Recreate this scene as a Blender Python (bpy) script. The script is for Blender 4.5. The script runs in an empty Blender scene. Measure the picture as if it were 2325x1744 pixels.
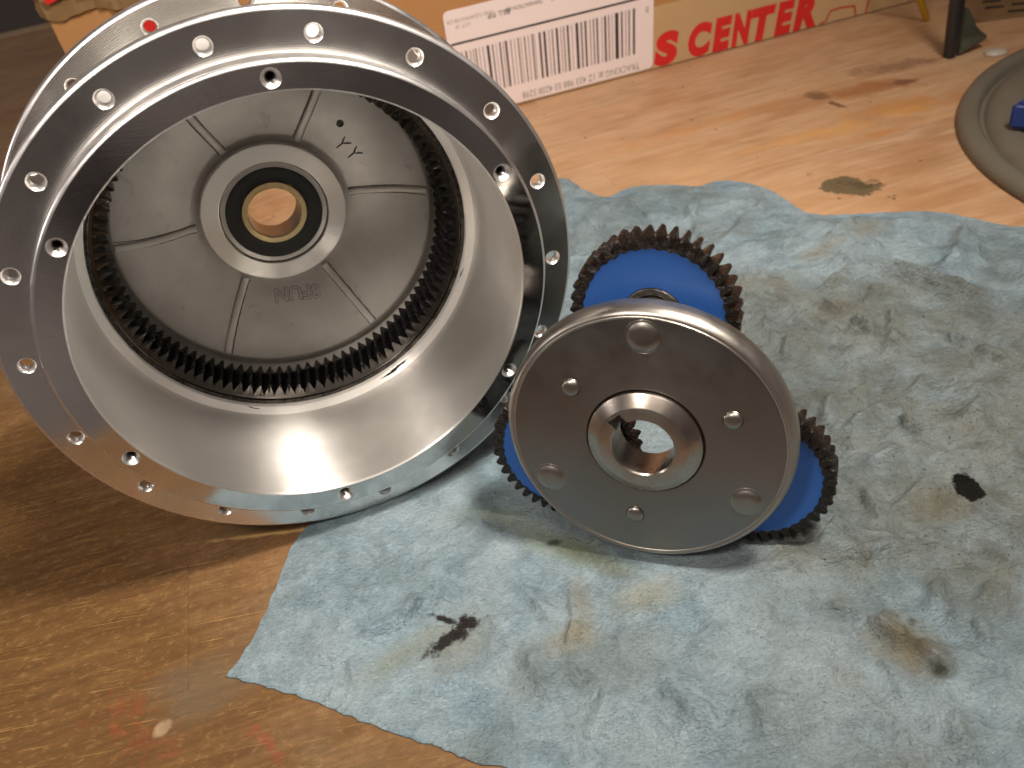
import bpy, bmesh, math, random
import numpy as np
from mathutils import Matrix, Vector
from mathutils.geometry import delaunay_2d_cdt

PI = math.pi
MM = 0.001
rnd = random.Random(7)
nrg = np.random.RandomState(5)
S = bpy.context.scene
COL = S.collection

# ------------------------------------------------------------------ camera
cam_d = bpy.data.cameras.new('camera')
cam = bpy.data.objects.new('camera', cam_d)
COL.objects.link(cam)
_r = Vector((0.98163, -0.11483, -0.15239)); _u = Vector((0.19081, 0.59076, 0.78396)); _b = Vector((0.0, -0.79864, 0.60182))
cam.matrix_world = Matrix(((_r.x, _u.x, _b.x, 0), (_r.y, _u.y, _b.y, 0), (_r.z, _u.z, _b.z, 0.180435), (0, 0, 0, 1)))
cam_d.sensor_width = 36
cam_d.lens = 31.43
cam_d.clip_start = 0.01
cam_d.clip_end = 20
cam_d.dof.use_dof = True
cam_d.dof.focus_distance = 0.235
cam_d.dof.aperture_fstop = 24
S.camera = cam
S.render.resolution_x = 1024
S.render.resolution_y = 768

# ------------------------------------------------------------------ world and lamps
w = bpy.data.worlds.new('World')
S.world = w
w.use_nodes = True
bg = w.node_tree.nodes['Background']
bg.inputs[0].default_value = (0.72, 0.60, 0.52, 1)
bg.inputs[1].default_value = 0.075
# a dim cluttered room all round: soft lighter and darker masses
_wt = w.node_tree
_tc = _wt.nodes.new('ShaderNodeTexCoord')
_ns = _wt.nodes.new('ShaderNodeTexNoise'); _ns.inputs['Scale'].default_value = 3.2; _ns.inputs['Detail'].default_value = 5; _ns.inputs['Roughness'].default_value = 0.6
_wt.links.new(_tc.outputs['Generated'], _ns.inputs['Vector'])
_cr = _wt.nodes.new('ShaderNodeValToRGB')
_cr.color_ramp.elements[0].position = 0.40; _cr.color_ramp.elements[0].color = (0.16, 0.12, 0.12, 1)
_cr.color_ramp.elements[1].position = 0.68; _cr.color_ramp.elements[1].color = (3.2, 2.6, 2.3, 1)
_wt.links.new(_ns.outputs[0], _cr.inputs[0])
_wt.links.new(_cr.outputs[0], bg.inputs[0])
S.view_settings.view_transform = 'Standard'
S.view_settings.look = 'None'
S.view_settings.gamma = 1
S.view_settings.exposure = 0.0


def lamp(name, loc, target, sx, sy, power, color, spread=180):
    l = bpy.data.lights.new(name, 'AREA')
    l.shape = 'RECTANGLE'
    l.size = sx; l.size_y = sy
    l.energy = power
    l.color = color
    l.spread = math.radians(spread)
    o = bpy.data.objects.new(name, l)
    COL.objects.link(o)
    o.location = loc
    d = Vector(target) - Vector(loc)
    o.rotation_euler = d.to_track_quat('-Z', 'Y').to_euler()
    return o


lamp('overhead_lamp', (0.19, 0.12, 0.52), (-0.05, 0.27, 0), 0.085, 0.085, 1.35, (1.0, 0.91, 0.80), 88)
lamp('bench_lamp', (-0.22, -0.10, 0.44), (-0.04, 0.22, 0.02), 0.07, 0.06, 1.55, (1.0, 0.90, 0.80))
lamp('side_lamp', (-0.75, 0.10, 0.34), (-0.1, 0.2, 0.05), 0.14, 0.12, 0.7, (1.0, 0.91, 0.87))
lamp('ceiling_lamp', (0.00, -0.65, 1.25), (-0.02, 0.22, 0.02), 0.55, 0.25, 4.2, (1.0, 0.89, 0.78))

# ------------------------------------------------------------------ node helpers


def mat(name):
    m = bpy.data.materials.new(name)
    m.use_nodes = True
    nt = m.node_tree
    b = nt.nodes['Principled BSDF']
    return m, nt, b


def N(nt, t, **kw):
    n = nt.nodes.new(t)
    for k, v in kw.items():
        if k == 'inp':
            for kk, vv in v.items():
                n.inputs[kk].default_value = vv
        else:
            setattr(n, k, v)
    return n


def L(nt, a, b):
    nt.links.new(a, b)


def ramp(nt, fac, stops, interp='LINEAR'):
    r = N(nt, 'ShaderNodeValToRGB')
    r.color_ramp.interpolation = interp
    el = r.color_ramp.elements
    while len(el) < len(stops):
        el.new(0.5)
    for e, (p, c) in zip(el, stops):
        e.position = p
        e.color = (c, c, c, 1) if isinstance(c, (int, float)) else (*c, 1)
    L(nt, fac, r.inputs[0])
    return r.outputs[0]


def noise(nt, vec, scale, detail=4, rough=0.5, dist=0.0, lac=2.0):
    n = N(nt, 'ShaderNodeTexNoise')
    n.inputs['Scale'].default_value = scale
    n.inputs['Detail'].default_value = detail
    n.inputs['Roughness'].default_value = rough
    n.inputs['Distortion'].default_value = dist
    L(nt, vec, n.inputs['Vector'])
    return n.outputs[0]


def mapping(nt, vec, loc=(0, 0, 0), rot=(0, 0, 0), scale=(1, 1, 1), t='POINT'):
    m = N(nt, 'ShaderNodeMapping')
    m.vector_type = t
    m.inputs['Location'].default_value = loc
    m.inputs['Rotation'].default_value = rot
    m.inputs['Scale'].default_value = scale
    L(nt, vec, m.inputs['Vector'])
    return m.outputs[0]


def mix(nt, fac, a, b, mode='MIX'):
    m = N(nt, 'ShaderNodeMix', data_type='RGBA', blend_type=mode)
    for s, v in ((m.inputs[0], fac), (m.inputs[6], a), (m.inputs[7], b)):
        if hasattr(v, 'links'):
            L(nt, v, s)
        elif isinstance(v, (int, float)):
            s.default_value = v if s == m.inputs[0] else (v, v, v, 1)
        else:
            s.default_value = (*v, 1)
    return m.outputs[2]


def mth(nt, op, a, b=None, clamp=False):
    m = N(nt, 'ShaderNodeMath', operation=op, use_clamp=clamp)
    for i, v in enumerate((a, b)):
        if v is None:
            continue
        if hasattr(v, 'links'):
            L(nt, v, m.inputs[i])
        else:
            m.inputs[i].default_value = v
    return m.outputs[0]


def spot(nt, vec, x, y, rx, ry, rot=0.0, edge=0.35, wob=None, amt=0.6):
    """stain mask: ellipse with a ragged edge, in millimetres on the table"""
    v = mapping(nt, vec, (x * MM, y * MM, 0), (0, 0, rot), (rx * MM, ry * MM, 1), 'TEXTURE')
    sx = N(nt, 'ShaderNodeSeparateXYZ'); L(nt, v, sx.inputs[0])
    cx = N(nt, 'ShaderNodeCombineXYZ'); L(nt, sx.outputs[0], cx.inputs[0]); L(nt, sx.outputs[1], cx.inputs[1])
    g = N(nt, 'ShaderNodeVectorMath', operation='LENGTH'); L(nt, cx.outputs[0], g.inputs[0])
    d = g.outputs['Value']
    if wob is not None:
        d = mth(nt, 'ADD', d, mth(nt, 'MULTIPLY', mth(nt, 'SUBTRACT', wob, 0.5), amt * 2))
    r = N(nt, 'ShaderNodeMapRange'); r.clamp = True
    r.inputs[1].default_value = 1 + edge * 0.5; r.inputs[2].default_value = 1 - edge
    L(nt, d, r.inputs[0])
    return r.outputs[0]


def bump(nt, b, h, strength, dist, prev=None):
    n = N(nt, 'ShaderNodeBump')
    n.inputs['Strength'].default_value = strength
    n.inputs['Distance'].default_value = dist
    L(nt, h, n.inputs['Height'])
    if prev is not None:
        L(nt, prev, n.inputs['Normal'])
    if b is not None:
        L(nt, n.outputs[0], b.inputs['Normal'])
    return n.outputs[0]


# ------------------------------------------------------------------ metals
def turned_metal(name, col, rough, aniso=0.0, groove=0.0, pitch=0.25, dirt=0.0, var=0.12, metal=1.0, scratch=0.04, rvar=1.0):
    """lathe-turned metal: circular tool marks round the local z axis"""
    m, nt, b = mat(name)
    tc = N(nt, 'ShaderNodeTexCoord')
    o = tc.outputs['Object']
    b.inputs['Metallic'].default_value = metal
    n1 = noise(nt, o, 45, 5, 0.6)
    n2 = noise(nt, mapping(nt, o, scale=(1, 1, 1)), 260, 4, 0.6)
    c = mix(nt, ramp(nt, n1, [(0.3, 0.0), (0.75, 1.0)]), tuple(x * (1 - var) for x in col), col)
    if dirt > 0:
        dm = ramp(nt, noise(nt, o, 70, 6, 0.7, 0.6), [(0.52, 0.0), (0.70, dirt)])
        c = mix(nt, dm, c, tuple(x * 0.35 for x in col))
    L(nt, c, b.inputs['Base Color'])
    rr = mth(nt, 'ADD', mth(nt, 'MULTIPLY', mth(nt, 'SUBTRACT', n1, 0.5), rough * 0.9 * rvar), rough)
    rr = mth(nt, 'ADD', rr, mth(nt, 'MULTIPLY', mth(nt, 'SUBTRACT', n2, 0.5), rough * 0.5 * rvar))
    L(nt, mth(nt, 'MAXIMUM', rr, 0.03), b.inputs['Roughness'])
    if aniso > 0:
        b.inputs['Anisotropic'].default_value = aniso
        b.inputs['Anisotropic Rotation'].default_value = 0.25
        t = N(nt, 'ShaderNodeTangent', direction_type='RADIAL', axis='Z')
        L(nt, t.outputs[0], b.inputs['Tangent'])
    prev = None
    # fine scratches
    sc = noise(nt, mapping(nt, o, rot=(0.3, 0.2, 0.7), scale=(1, 16, 1)), 180, 3, 0.6)
    prev = bump(nt, b, sc, scratch, 0.0002)
    if groove > 0:
        sep = N(nt, 'ShaderNodeSeparateXYZ'); L(nt, o, sep.inputs[0])
        cx = N(nt, 'ShaderNodeCombineXYZ'); L(nt, sep.outputs[0], cx.inputs[0]); L(nt, sep.outputs[1], cx.inputs[1])
        g = N(nt, 'ShaderNodeVectorMath', operation='LENGTH'); L(nt, cx.outputs[0], g.inputs[0])
        rad = mth(nt, 'ADD', g.outputs['Value'], sep.outputs[2])
        s = mth(nt, 'SINE', mth(nt, 'MULTIPLY', rad, 2 * PI / (pitch * MM)))
        bump(nt, b, s, groove, 0.00004, prev)
    return m


M = {}
M['alu_face'] = turned_metal('polished_aluminium_face', (0.82, 0.80, 0.78), 0.105, 0.6, 0.02, 0.5, dirt=0.2)
M['alu_flange'] = turned_metal('turned_aluminium_flange', (0.86, 0.84, 0.81), 0.19, 0.75, 0.05, 0.5, dirt=0.15, rvar=0.7)
M['alu_edge'] = turned_metal('bright_aluminium_edge', (0.93, 0.91, 0.90), 0.34, 0.0)
M['alu_bore'] = turned_metal('satin_aluminium_bore', (0.78, 0.755, 0.725), 0.38, 0.90, 0.04, 0.6, dirt=0.0, metal=0.92, scratch=0.02, rvar=0.35, var=0.07)
M['alu_lip'] = turned_metal('turned_aluminium_lip', (0.97, 0.94, 0.90), 0.40, 0.88, 0.03, 0.5, scratch=0.02, metal=0.6)
M['alu_hole'] = turned_metal('drilled_aluminium', (0.92, 0.90, 0.88), 0.36, 0.0, var=0.05)
M['alu_thread'] = turned_metal('threaded_aluminium', (0.45, 0.42, 0.40), 0.3, 0)
M['steel_disc'] = turned_metal('brushed_steel', (0.25, 0.24, 0.23), 0.37, 0.3, 0.0, 0.4, dirt=0.0, var=0.04, scratch=0.01)
M['steel_edge'] = turned_metal('brushed_steel_edge', (0.44, 0.405, 0.37), 0.36, 0.2, 0, 0.4)
M['steel_hub'] = turned_metal('machined_steel_hub', (0.42, 0.375, 0.33), 0.30, 0.5, 0.05, 0.3)
M['steel_pin'] = turned_metal('steel_pin', (0.32, 0.295, 0.265), 0.32, 0.0)
M['boss'] = turned_metal('turned_boss', (0.88, 0.86, 0.81), 0.38, 0.88, 0.05, 0.45, var=0.04, scratch=0.01)
M['brass'] = turned_metal('yellowed_inner_race', (0.66, 0.52, 0.28), 0.34, 0.3, scratch=0.01)
M['race'] = turned_metal('bearing_race', (0.50, 0.48, 0.45), 0.36, 0.3, scratch=0.01)


def simple(name, col, rough=0.5, metal=0.0, bs=0.0, bscale=600, var=0.2, coat=0.0, spec=0.5, vscale=60):
    m, nt, b = mat(name)
    tc = N(nt, 'ShaderNodeTexCoord')
    o = tc.outputs['Object']
    n = noise(nt, o, vscale, 5, 0.6)
    L(nt, mix(nt, n, tuple(x * (1 - var) for x in col), tuple(min(1, x * (1 + var)) for x in col)), b.inputs['Base Color'])
    b.inputs['Roughness'].default_value = rough
    b.inputs['Metallic'].default_value = metal
    b.inputs['Coat Weight'].default_value = coat
    b.inputs['Specular IOR Level'].default_value = spec
    if bs > 0:
        bump(nt, b, noise(nt, o, bscale, 5, 0.65), bs, 0.0006)
    return m


def grease(name, c0, c1, rlo, rhi, scale):
    m, nt, b = mat(name)
    o = N(nt, 'ShaderNodeTexCoord').outputs['Object']
    n = noise(nt, o, scale, 6, 0.65, 0.5)
    L(nt, mix(nt, ramp(nt, n, [(0.35, 0.0), (0.7, 1.0)]), c0, c1), b.inputs['Base Color'])
    L(nt, ramp(nt, noise(nt, o, scale * 1.6, 3, 0.5), [(0.3, rlo), (0.7, rhi)]), b.inputs['Roughness'])
    b.inputs['Specular IOR Level'].default_value = 0.45
    bump(nt, b, n, 0.9, 0.0006)
    return m


M['grease_black'] = grease('black_greased_steel', (0.005, 0.004, 0.005), (0.018, 0.015, 0.016), 0.10, 0.45, 420)
M['grease_brown'] = grease('brown_greased_nylon', (0.004, 0.0035, 0.003), (0.014, 0.009, 0.007), 0.14, 0.42, 480)
M['grease_film'] = grease('dark_grease_film', (0.012, 0.010, 0.009), (0.10, 0.085, 0.07), 0.15, 0.4, 250)
M['gear_front'] = turned_metal('oily_steel_face', (0.095, 0.088, 0.080), 0.20, 0.0, 0, dirt=1.0)
M['blue_nylon'] = simple('blue_nylon', (0.018, 0.082, 0.30), 0.42, bs=0.04, var=0.10)
M['seal'] = simple('black_rubber_seal', (0.012, 0.012, 0.011), 0.62, bs=0.2, bscale=900)
M['ink'] = simple('blue_black_ink', (0.012, 0.008, 0.025), 0.5)
M['dark'] = simple('dark_brown', (0.035, 0.028, 0.018), 0.6)
M['post'] = simple('black_rubbered_post', (0.014, 0.013, 0.014), 0.38, bs=0.15, bscale=300)
M['chrome'] = simple('smoky_glossy_plastic', (0.05, 0.055, 0.04), 0.12, bs=0.0, coat=0.6)
M['yellow'] = simple('yellow_brass_rod', (0.55, 0.34, 0.03), 0.28, metal=0.6)
M['blue_cover'] = simple('dark_blue_plastic', (0.012, 0.028, 0.13), 0.5, bs=0.1)
M['print_red'] = simple('red_print', (0.60, 0.018, 0.018), 0.5, var=0.18, vscale=120)
M['print_red_thin'] = simple('thin_red_print', (0.42, 0.03, 0.018), 0.6)
M['print_black'] = simple('black_print', (0.035, 0.03, 0.028), 0.6, var=0.4, vscale=200)
M['print_grey'] = simple('grey_print', (0.30, 0.26, 0.25), 0.6, var=0.3, vscale=200)
M['label'] = simple('white_label_paper', (0.80, 0.69, 0.68), 0.55, bs=0.05, var=0.03)
M['under'] = simple('dark_room_beyond', (0.24, 0.21, 0.19), 0.8)


def m_cast():
    m, nt, b = mat('grey_cast_aluminium')
    o = N(nt, 'ShaderNodeTexCoord').outputs['Object']
    n1 = noise(nt, o, 38, 5, 0.6, 0.4)
    n2 = noise(nt, o, 700, 4, 0.6)
    n3 = noise(nt, o, 130, 5, 0.65, 0.8)
    c = mix(nt, ramp(nt, n1, [(0.35, 0.0), (0.68, 1.0)]), (0.44, 0.415, 0.38), (0.60, 0.58, 0.54))
    c = mix(nt, ramp(nt, n3, [(0.62, 0.0), (0.78, 0.5)]), c, (0.15, 0.135, 0.11))
    L(nt, c, b.inputs['Base Color'])
    b.inputs['Metallic'].default_value = 0.2
    L(nt, ramp(nt, n1, [(0.3, 0.50), (0.7, 0.38)]), b.inputs['Roughness'])
    bump(nt, b, n2, 0.22, 0.00012)
    return m


M['cast'] = m_cast()


def m_card():
    m, nt, b = mat('brown_cardboard')
    o = N(nt, 'ShaderNodeTexCoord').outputs['Object']
    n = noise(nt, mapping(nt, o, scale=(1, 1, 6)), 60, 5, 0.6)
    n2 = noise(nt, o, 12, 3, 0.5)
    c = mix(nt, n, (0.36, 0.17, 0.06), (0.46, 0.235, 0.09))
    c = mix(nt, ramp(nt, n2, [(0.4, 0.0), (0.7, 0.4)]), c, (0.44, 0.20, 0.06))
    L(nt, c, b.inputs['Base Color'])
    b.inputs['Roughness'].default_value = 0.7
    bump(nt, b, n, 0.1, 0.0005)
    return m


M['card'] = m_card()
M['tape'] = simple('kraft_paper_tape', (0.50, 0.33, 0.17), 0.42, bs=0.05, var=0.12, vscale=25)
M['tape_torn'] = simple('crinkled_tape', (0.21, 0.125, 0.055), 0.45, bs=0.3, bscale=120, var=0.2, vscale=40)

GA = math.atan2(46.5, 262)      # direction of the wood grain


def m_wood():
    m, nt, b = mat('worn_oily_maple')
    geo = N(nt, 'ShaderNodeNewGeometry')
    P = geo.outputs['Position']
    info = N(nt, 'ShaderNodeObjectInfo').outputs['Random']
    off = N(nt, 'ShaderNodeCombineXYZ'); L(nt, mth(nt, 'MULTIPLY', info, 3.0), off.inputs[2])
    L(nt, mth(nt, 'MULTIPLY', info, 1.3), off.inputs[0])
    G = mapping(nt, P, rot=(0, 0, -GA))
    add = N(nt, 'ShaderNodeVectorMath', operation='ADD'); L(nt, G, add.inputs[0]); L(nt, off.outputs[0], add.inputs[1])
    GV = add.outputs[0]
    grain = noise(nt, mapping(nt, GV, scale=(1, 12, 1)), 26, 6, 0.62, 0.35)
    fine = noise(nt, mapping(nt, GV, scale=(1, 26, 1)), 110, 4, 0.6)
    broad = noise(nt, mapping(nt, GV, scale=(1, 3.2, 1)), 9, 3, 0.5, 0.3)
    c = mix(nt, ramp(nt, grain, [(0.36, 0.0), (0.66, 1.0)]), (0.325, 0.19, 0.105), (0.45, 0.30, 0.19))
    c = mix(nt, ramp(nt, broad, [(0.42, 0.0), (0.72, 0.55)]), c, (0.42, 0.235, 0.12))
    c = mix(nt, mth(nt, 'MULTIPLY', ramp(nt, fine, [(0.3, 0.0), (0.6, 1.0)]), 0.22), c, (0.36, 0.20, 0.095))
    c = mix(nt, mth(nt, 'MULTIPLY', info, 0.25), c, (0.44, 0.25, 0.12))
    c = mix(nt, ramp(nt, noise(nt, mapping(nt, GV, scale=(1, 2.2, 1)), 16, 5, 0.65, 0.4), [(0.48, 0.0), (0.66, 0.6)]), c, (0.27, 0.125, 0.05))
    # the well-used, oil-darkened front of the bench, with left-side shade painted in
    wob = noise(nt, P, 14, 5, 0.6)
    wob2 = noise(nt, P, 60, 5, 0.65)
    wob3 = noise(nt, P, 260, 4, 0.65)
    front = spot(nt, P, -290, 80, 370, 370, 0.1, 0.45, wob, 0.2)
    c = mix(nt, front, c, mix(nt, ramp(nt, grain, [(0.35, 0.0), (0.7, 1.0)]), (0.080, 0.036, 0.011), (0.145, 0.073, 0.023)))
    # mottled oil and dirt, only in the worn area
    dirt = mth(nt, 'MULTIPLY', ramp(nt, wob2, [(0.48, 0.0), (0.64, 1.0)]), mth(nt, 'ADD', mth(nt, 'MULTIPLY', front, 0.45), 0.08))
    c = mix(nt, dirt, c, (0.095, 0.050, 0.016))
    dd2 = mth(nt, 'MULTIPLY', ramp(nt, noise(nt, mapping(nt, GV, scale=(1, 2.4, 1)), 150, 5, 0.7), [(0.50, 0.0), (0.68, 1.0)]), mth(nt, 'MULTIPLY', front, 0.5))
    c = mix(nt, dd2, c, (0.10, 0.048, 0.015))
    grey = mth(nt, 'MULTIPLY', ramp(nt, noise(nt, P, 22, 3, 0.5), [(0.58, 0.0), (0.7, 0.3)]), front)
    c = mix(nt, grey, c, (0.14, 0.115, 0.07))
    # fine saw marks across the grain
    saw = noise(nt, mapping(nt, G, rot=(0, 0, 0.25), scale=(30, 1, 1)), 55, 3, 0.6)
    c = mix(nt, mth(nt, 'MULTIPLY', ramp(nt, saw, [(0.55, 0.0), (0.70, 0.7)]), mth(nt, 'MULTIPLY', front, ramp(nt, wob, [(0.45, 0.0), (0.6, 1.0)]))), c, (0.11, 0.045, 0.012))
    # close mottling of grime and bare wood in the worn part
    mot = noise(nt, mapping(nt, GV, scale=(1, 1.8, 1)), 330, 6, 0.75, 0.4)
    c = mix(nt, mth(nt, 'MULTIPLY', ramp(nt, mot, [(0.50, 0.0), (0.66, 0.6)]), mth(nt, 'ADD', mth(nt, 'MULTIPLY', front, 0.8), 0.06)), c, (0.075, 0.040, 0.014))
    c = mix(nt, mth(nt, 'MULTIPLY', ramp(nt, mot, [(0.36, 0.5), (0.46, 0.0)]), mth(nt, 'MULTIPLY', front, 0.7)), c, (0.28, 0.165, 0.065))
    # light scratches
    for i, (a, sc, th, k) in enumerate(((0.45, 30, 0.69, 0.45), (-0.35, 38, 0.70, 0.35), (1.15, 33, 0.71, 0.35), (0.15, 50, 0.70, 0.35))):
        s = noise(nt, mapping(nt, P, loc=(0.13 * i, 0.7 * i, 0), rot=(0, 0, -a), scale=(1, 60, 1)), sc, 2, 0.5)
        sm = mth(nt, 'MULTIPLY', ramp(nt, s, [(th, 0.0), (th + 0.03, k)]), mth(nt, 'ADD', mth(nt, 'MULTIPLY', front, 0.9), 0.1))
        c = mix(nt, sm, c, (0.50, 0.31, 0.10))
    # stains seen on the wood
    def st(args, col, k=0.9, edge=0.3, wb=wob2, amt=0.9):
        nonlocal c
        f = spot(nt, P, *args, edge=edge, wob=wb, amt=amt * 2.2)
        c = mix(nt, mth(nt, 'MULTIPLY', f, k), c, col)
    st((155, 330, 14, 7.5, -0.62), (0.085, 0.066, 0.035), 0.92, 0.15, wob2, 1.0)     # grey glue mark
    st((158, 328, 8, 3.5, -0.6), (0.05, 0.036, 0.02), 0.6, 0.5, wob3, 1.2)
    st((177.5, 427, 7, 7, 0.0), (0.14, 0.075, 0.04), 0.9, 0.3)
    st((182, 412, 7, 2.2, -1.2), (0.12, 0.065, 0.035), 0.9, 0.3)
    st((205, 424, 24, 8, 0.0), (0.25, 0.10, 0.035), 0.75, 0.5)
    st((222, 424, 12, 4, 0.0), (0.12, 0.05, 0.03), 0.7, 0.5)
    st((226, 446, 18, 7, 0.0), (0.16, 0.08, 0.045), 0.7, 0.5)
    st((205, 398, 24, 8, 0.0), (0.36, 0.16, 0.045), 0.7, 0.5)
    st((165, 385, 34, 6, 0.1), (0.45, 0.23, 0.07), 0.6, 0.6)
    st((186, 371, 10, 3.5, 0.2), (0.36, 0.15, 0.045), 0.6, 0.6)
    st((118, 418, 60, 5, 0.18), (0.38, 0.18, 0.07), 0.6, 0.7)
    st((195, 335, 16, 5, 0.1), (0.26, 0.14, 0.06), 0.6, 0.8)
    st((75, 462, 20, 4, 0.1), (0.42, 0.22, 0.11), 0.5, 0.8)
    # red paint rubbed into the front corner, a pale drop
    st((-101, 130, 5, 9, 0.5), (0.20, 0.035, 0.015), 0.22, 0.9, wob3, 2.4)
    st((-107, 139, 7, 3.0, 0.2), (0.20, 0.04, 0.015), 0.25, 0.9, wob3, 2.4)
    st((-71, 121.5, 1.6, 5.5, 0.6), (0.24, 0.03, 0.015), 0.32, 0.8, wob3, 2.0)
    st((-97.8, 131.5, 1.9, 2.6, -0.5), (0.34, 0.24, 0.14), 0.7, 0.3, wob3, 0.3)
    st((-88, 142, 16, 9, 0.2), (0.10, 0.075, 0.045), 0.6, 0.9)
    st((-78, 190.6, 17, 0.7, -0.10), (0.62, 0.40, 0.14), 0.6, 0.9, wob3, 0.8)
    st((-80, 194.5, 18, 3.0, 0.0), (0.07, 0.05, 0.02), 0.6, 0.9, wob3, 0.8)
    # scattered black specks
    vor = N(nt, 'ShaderNodeTexVoronoi'); vor.inputs['Scale'].default_value = 55; L(nt, P, vor.inputs['Vector'])
    sp = mth(nt, 'LESS_THAN', vor.outputs['Distance'], 0.045)
    c = mix(nt, mth(nt, 'MULTIPLY', sp, 0.7), c, (0.04, 0.028, 0.02))
    L(nt, c, b.inputs['Base Color'])
    L(nt, ramp(nt, wob2, [(0.3, 0.62), (0.7, 0.46)]), b.inputs['Roughness'])
    b.inputs['Specular IOR Level'].default_value = 0.3
    p = bump(nt, None, fine, 0.25, 0.0004)
    p = bump(nt, None, saw, 0.18, 0.0003, p)
    bump(nt, b, wob3, 0.15, 0.0003, p)
    return m


M['wood'] = m_wood()


def m_towel():
    m, nt, b = mat('blue_shop_towel')
    geo = N(nt, 'ShaderNodeNewGeometry')
    P = geo.outputs['Position']
    wob = noise(nt, P, 55, 6, 0.65)
    wob3 = noise(nt, P, 330, 5, 0.7)
    fib = noise(nt, mapping(nt, P, rot=(0, 0, 0.5), scale=(1, 4, 1)), 900, 4, 0.7)
    fib2 = noise(nt, mapping(nt, P, rot=(0, 0, -1.0), scale=(1, 5, 1)), 700, 3, 0.7)
    mid = noise(nt, P, 120, 6, 0.7, 0.3)
    c = mix(nt, ramp(nt, mid, [(0.35, 0.0), (0.65, 1.0)]), (0.120, 0.192, 0.245), (0.262, 0.362, 0.425))
    c = mix(nt, mth(nt, 'MULTIPLY', ramp(nt, fib, [(0.42, 0.0), (0.64, 1.0)]), 0.40), c, (0.42, 0.48, 0.50))
    c = mix(nt, mth(nt, 'MULTIPLY', ramp(nt, fib2, [(0.46, 0.0), (0.66, 1.0)]), 0.5), c, (0.07, 0.12, 0.145))
    big = noise(nt, P, 28, 4, 0.6)
    c = mix(nt, ramp(nt, big, [(0.40, 0.0), (0.64, 0.45)]), c, (0.36, 0.42, 0.44))
    c = mix(nt, ramp(nt, noise(nt, P, 37, 5, 0.65, 0.5), [(0.50, 0.0), (0.66, 0.6)]), c, (0.105, 0.145, 0.155))
    # grime carried on the cloth (vertex attribute holds how soiled each place is)
    at = N(nt, 'ShaderNodeAttribute', attribute_name='soil')
    soil = at.outputs['Fac']
    g = mth(nt, 'MULTIPLY', ramp(nt, wob, [(0.24, 0.25), (0.74, 0.9)]), soil, True)
    c = mix(nt, g, c, (0.125, 0.120, 0.088))
    g2 = mth(nt, 'MULTIPLY', ramp(nt, noise(nt, P, 85, 6, 0.75, 0.8), [(0.46, 0.0), (0.74, 1.0)]), mth(nt, 'MULTIPLY', soil, 0.7), True)
    c = mix(nt, g2, c, (0.042, 0.037, 0.026))
    pepper = mth(nt, 'MULTIPLY', ramp(nt, noise(nt, P, 1100, 2, 0.5), [(0.66, 0.0), (0.74, 1.0)]), mth(nt, 'ADD', mth(nt, 'MULTIPLY', soil, 0.9), 0.12), True)
    c = mix(nt, pepper, c, (0.06, 0.06, 0.05))

    def st(args, col, k=0.9, edge=0.3, wb=wob3, amt=0.9):
        nonlocal c
        f = spot(nt, P, *args, edge=edge, wob=wb, amt=amt)
        c = mix(nt, mth(nt, 'MULTIPLY', f, k), c, col)
    # green grease tint under the small assembly
    st((4, 164, 18, 4.5, -0.75), (0.20, 0.23, 0.09), 0.55, 0.9, wob, 1.2)
    st((3.2, 164.5, 1.9, 1.3, 0), (0.02, 0.06, 0.03), 0.85, 0.6)
    st((13, 155, 13, 3.0, -0.75), (0.11, 0.115, 0.075), 0.6, 0.9)
    st((-12, 180, 14, 4, -0.3), (0.16, 0.19, 0.11), 0.35, 0.9, wob, 1.2)
    st((-40, 138, 14, 3.5, 0.5), (0.20, 0.21, 0.14), 0.5, 0.9, wob, 1.0)
    # black grease print
    st((-26.3, 140.0, 9, 6.5, 0.6), (0.20, 0.19, 0.14), 0.6, 0.9, wob, 1.0)
    st((-27.5, 146.2, 6.4, 1.0, -0.58), (0.014, 0.011, 0.011), 0.97, 0.5, wob3, 2.0)
    st((-22.5, 144.0, 3.4, 1.8, 0.0), (0.018, 0.013, 0.012), 0.95, 0.5, wob3, 2.6)
    st((-28.3, 139.6, 6.6, 1.8, 0.55), (0.016, 0.012, 0.012), 0.97, 0.5, wob3, 2.2)
    st((-24.0, 143.0, 1.6, 4.0, -0.3), (0.016, 0.012, 0.012), 0.9, 0.5, wob3, 2.2)
    # tan smear below the disc
    st((6.5, 142, 3.0, 10, -0.05), (0.21, 0.185, 0.115), 0.6, 0.9, wob, 1.0)
    st((2, 133, 6, 4, 0.3), (0.26, 0.22, 0.13), 0.5, 0.9, wob, 1.0)
    st((22, 141, 8, 5, 0.3), (0.30, 0.28, 0.19), 0.5, 0.9, wob, 1.0)
    # black spot at the right, olive stain at lower right
    
    st((101, 151.5, 10, 6, 0.2), (0.12, 0.10, 0.06), 0.65, 0.9, wob, 1.0)
    st((110, 154.2, 2.6, 4.6, 0.25), (0.004, 0.0035, 0.003), 1.0, 0.12, wob3, 0.55)
    st((74.5, 112.5, 9, 7, -0.9), (0.135, 0.115, 0.07), 0.85, 0.8, wob, 1.0)
    st((78.5, 106.5, 2.6, 1.8, -0.4), (0.03, 0.032, 0.02), 0.9, 0.7)
    st((78.6, 119.4, 1.3, 1.0, 0), (0.06, 0.06, 0.05), 0.8, 0.7)
    st((74.5, 121.5, 2.2, 1.8, 0), (0.12, 0.13, 0.10), 0.8, 0.9)
    st((76.5, 113.5, 2.6, 1.6, -0.6), (0.07, 0.06, 0.035), 0.8, 0.9)
    st((140, 284, 10, 5, 0.3), (0.20, 0.16, 0.09), 0.5, 0.9, wob, 1.0)
    st((120, 278, 8, 4, 0.3), (0.22, 0.18, 0.11), 0.5, 0.9, wob, 1.0)
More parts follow.
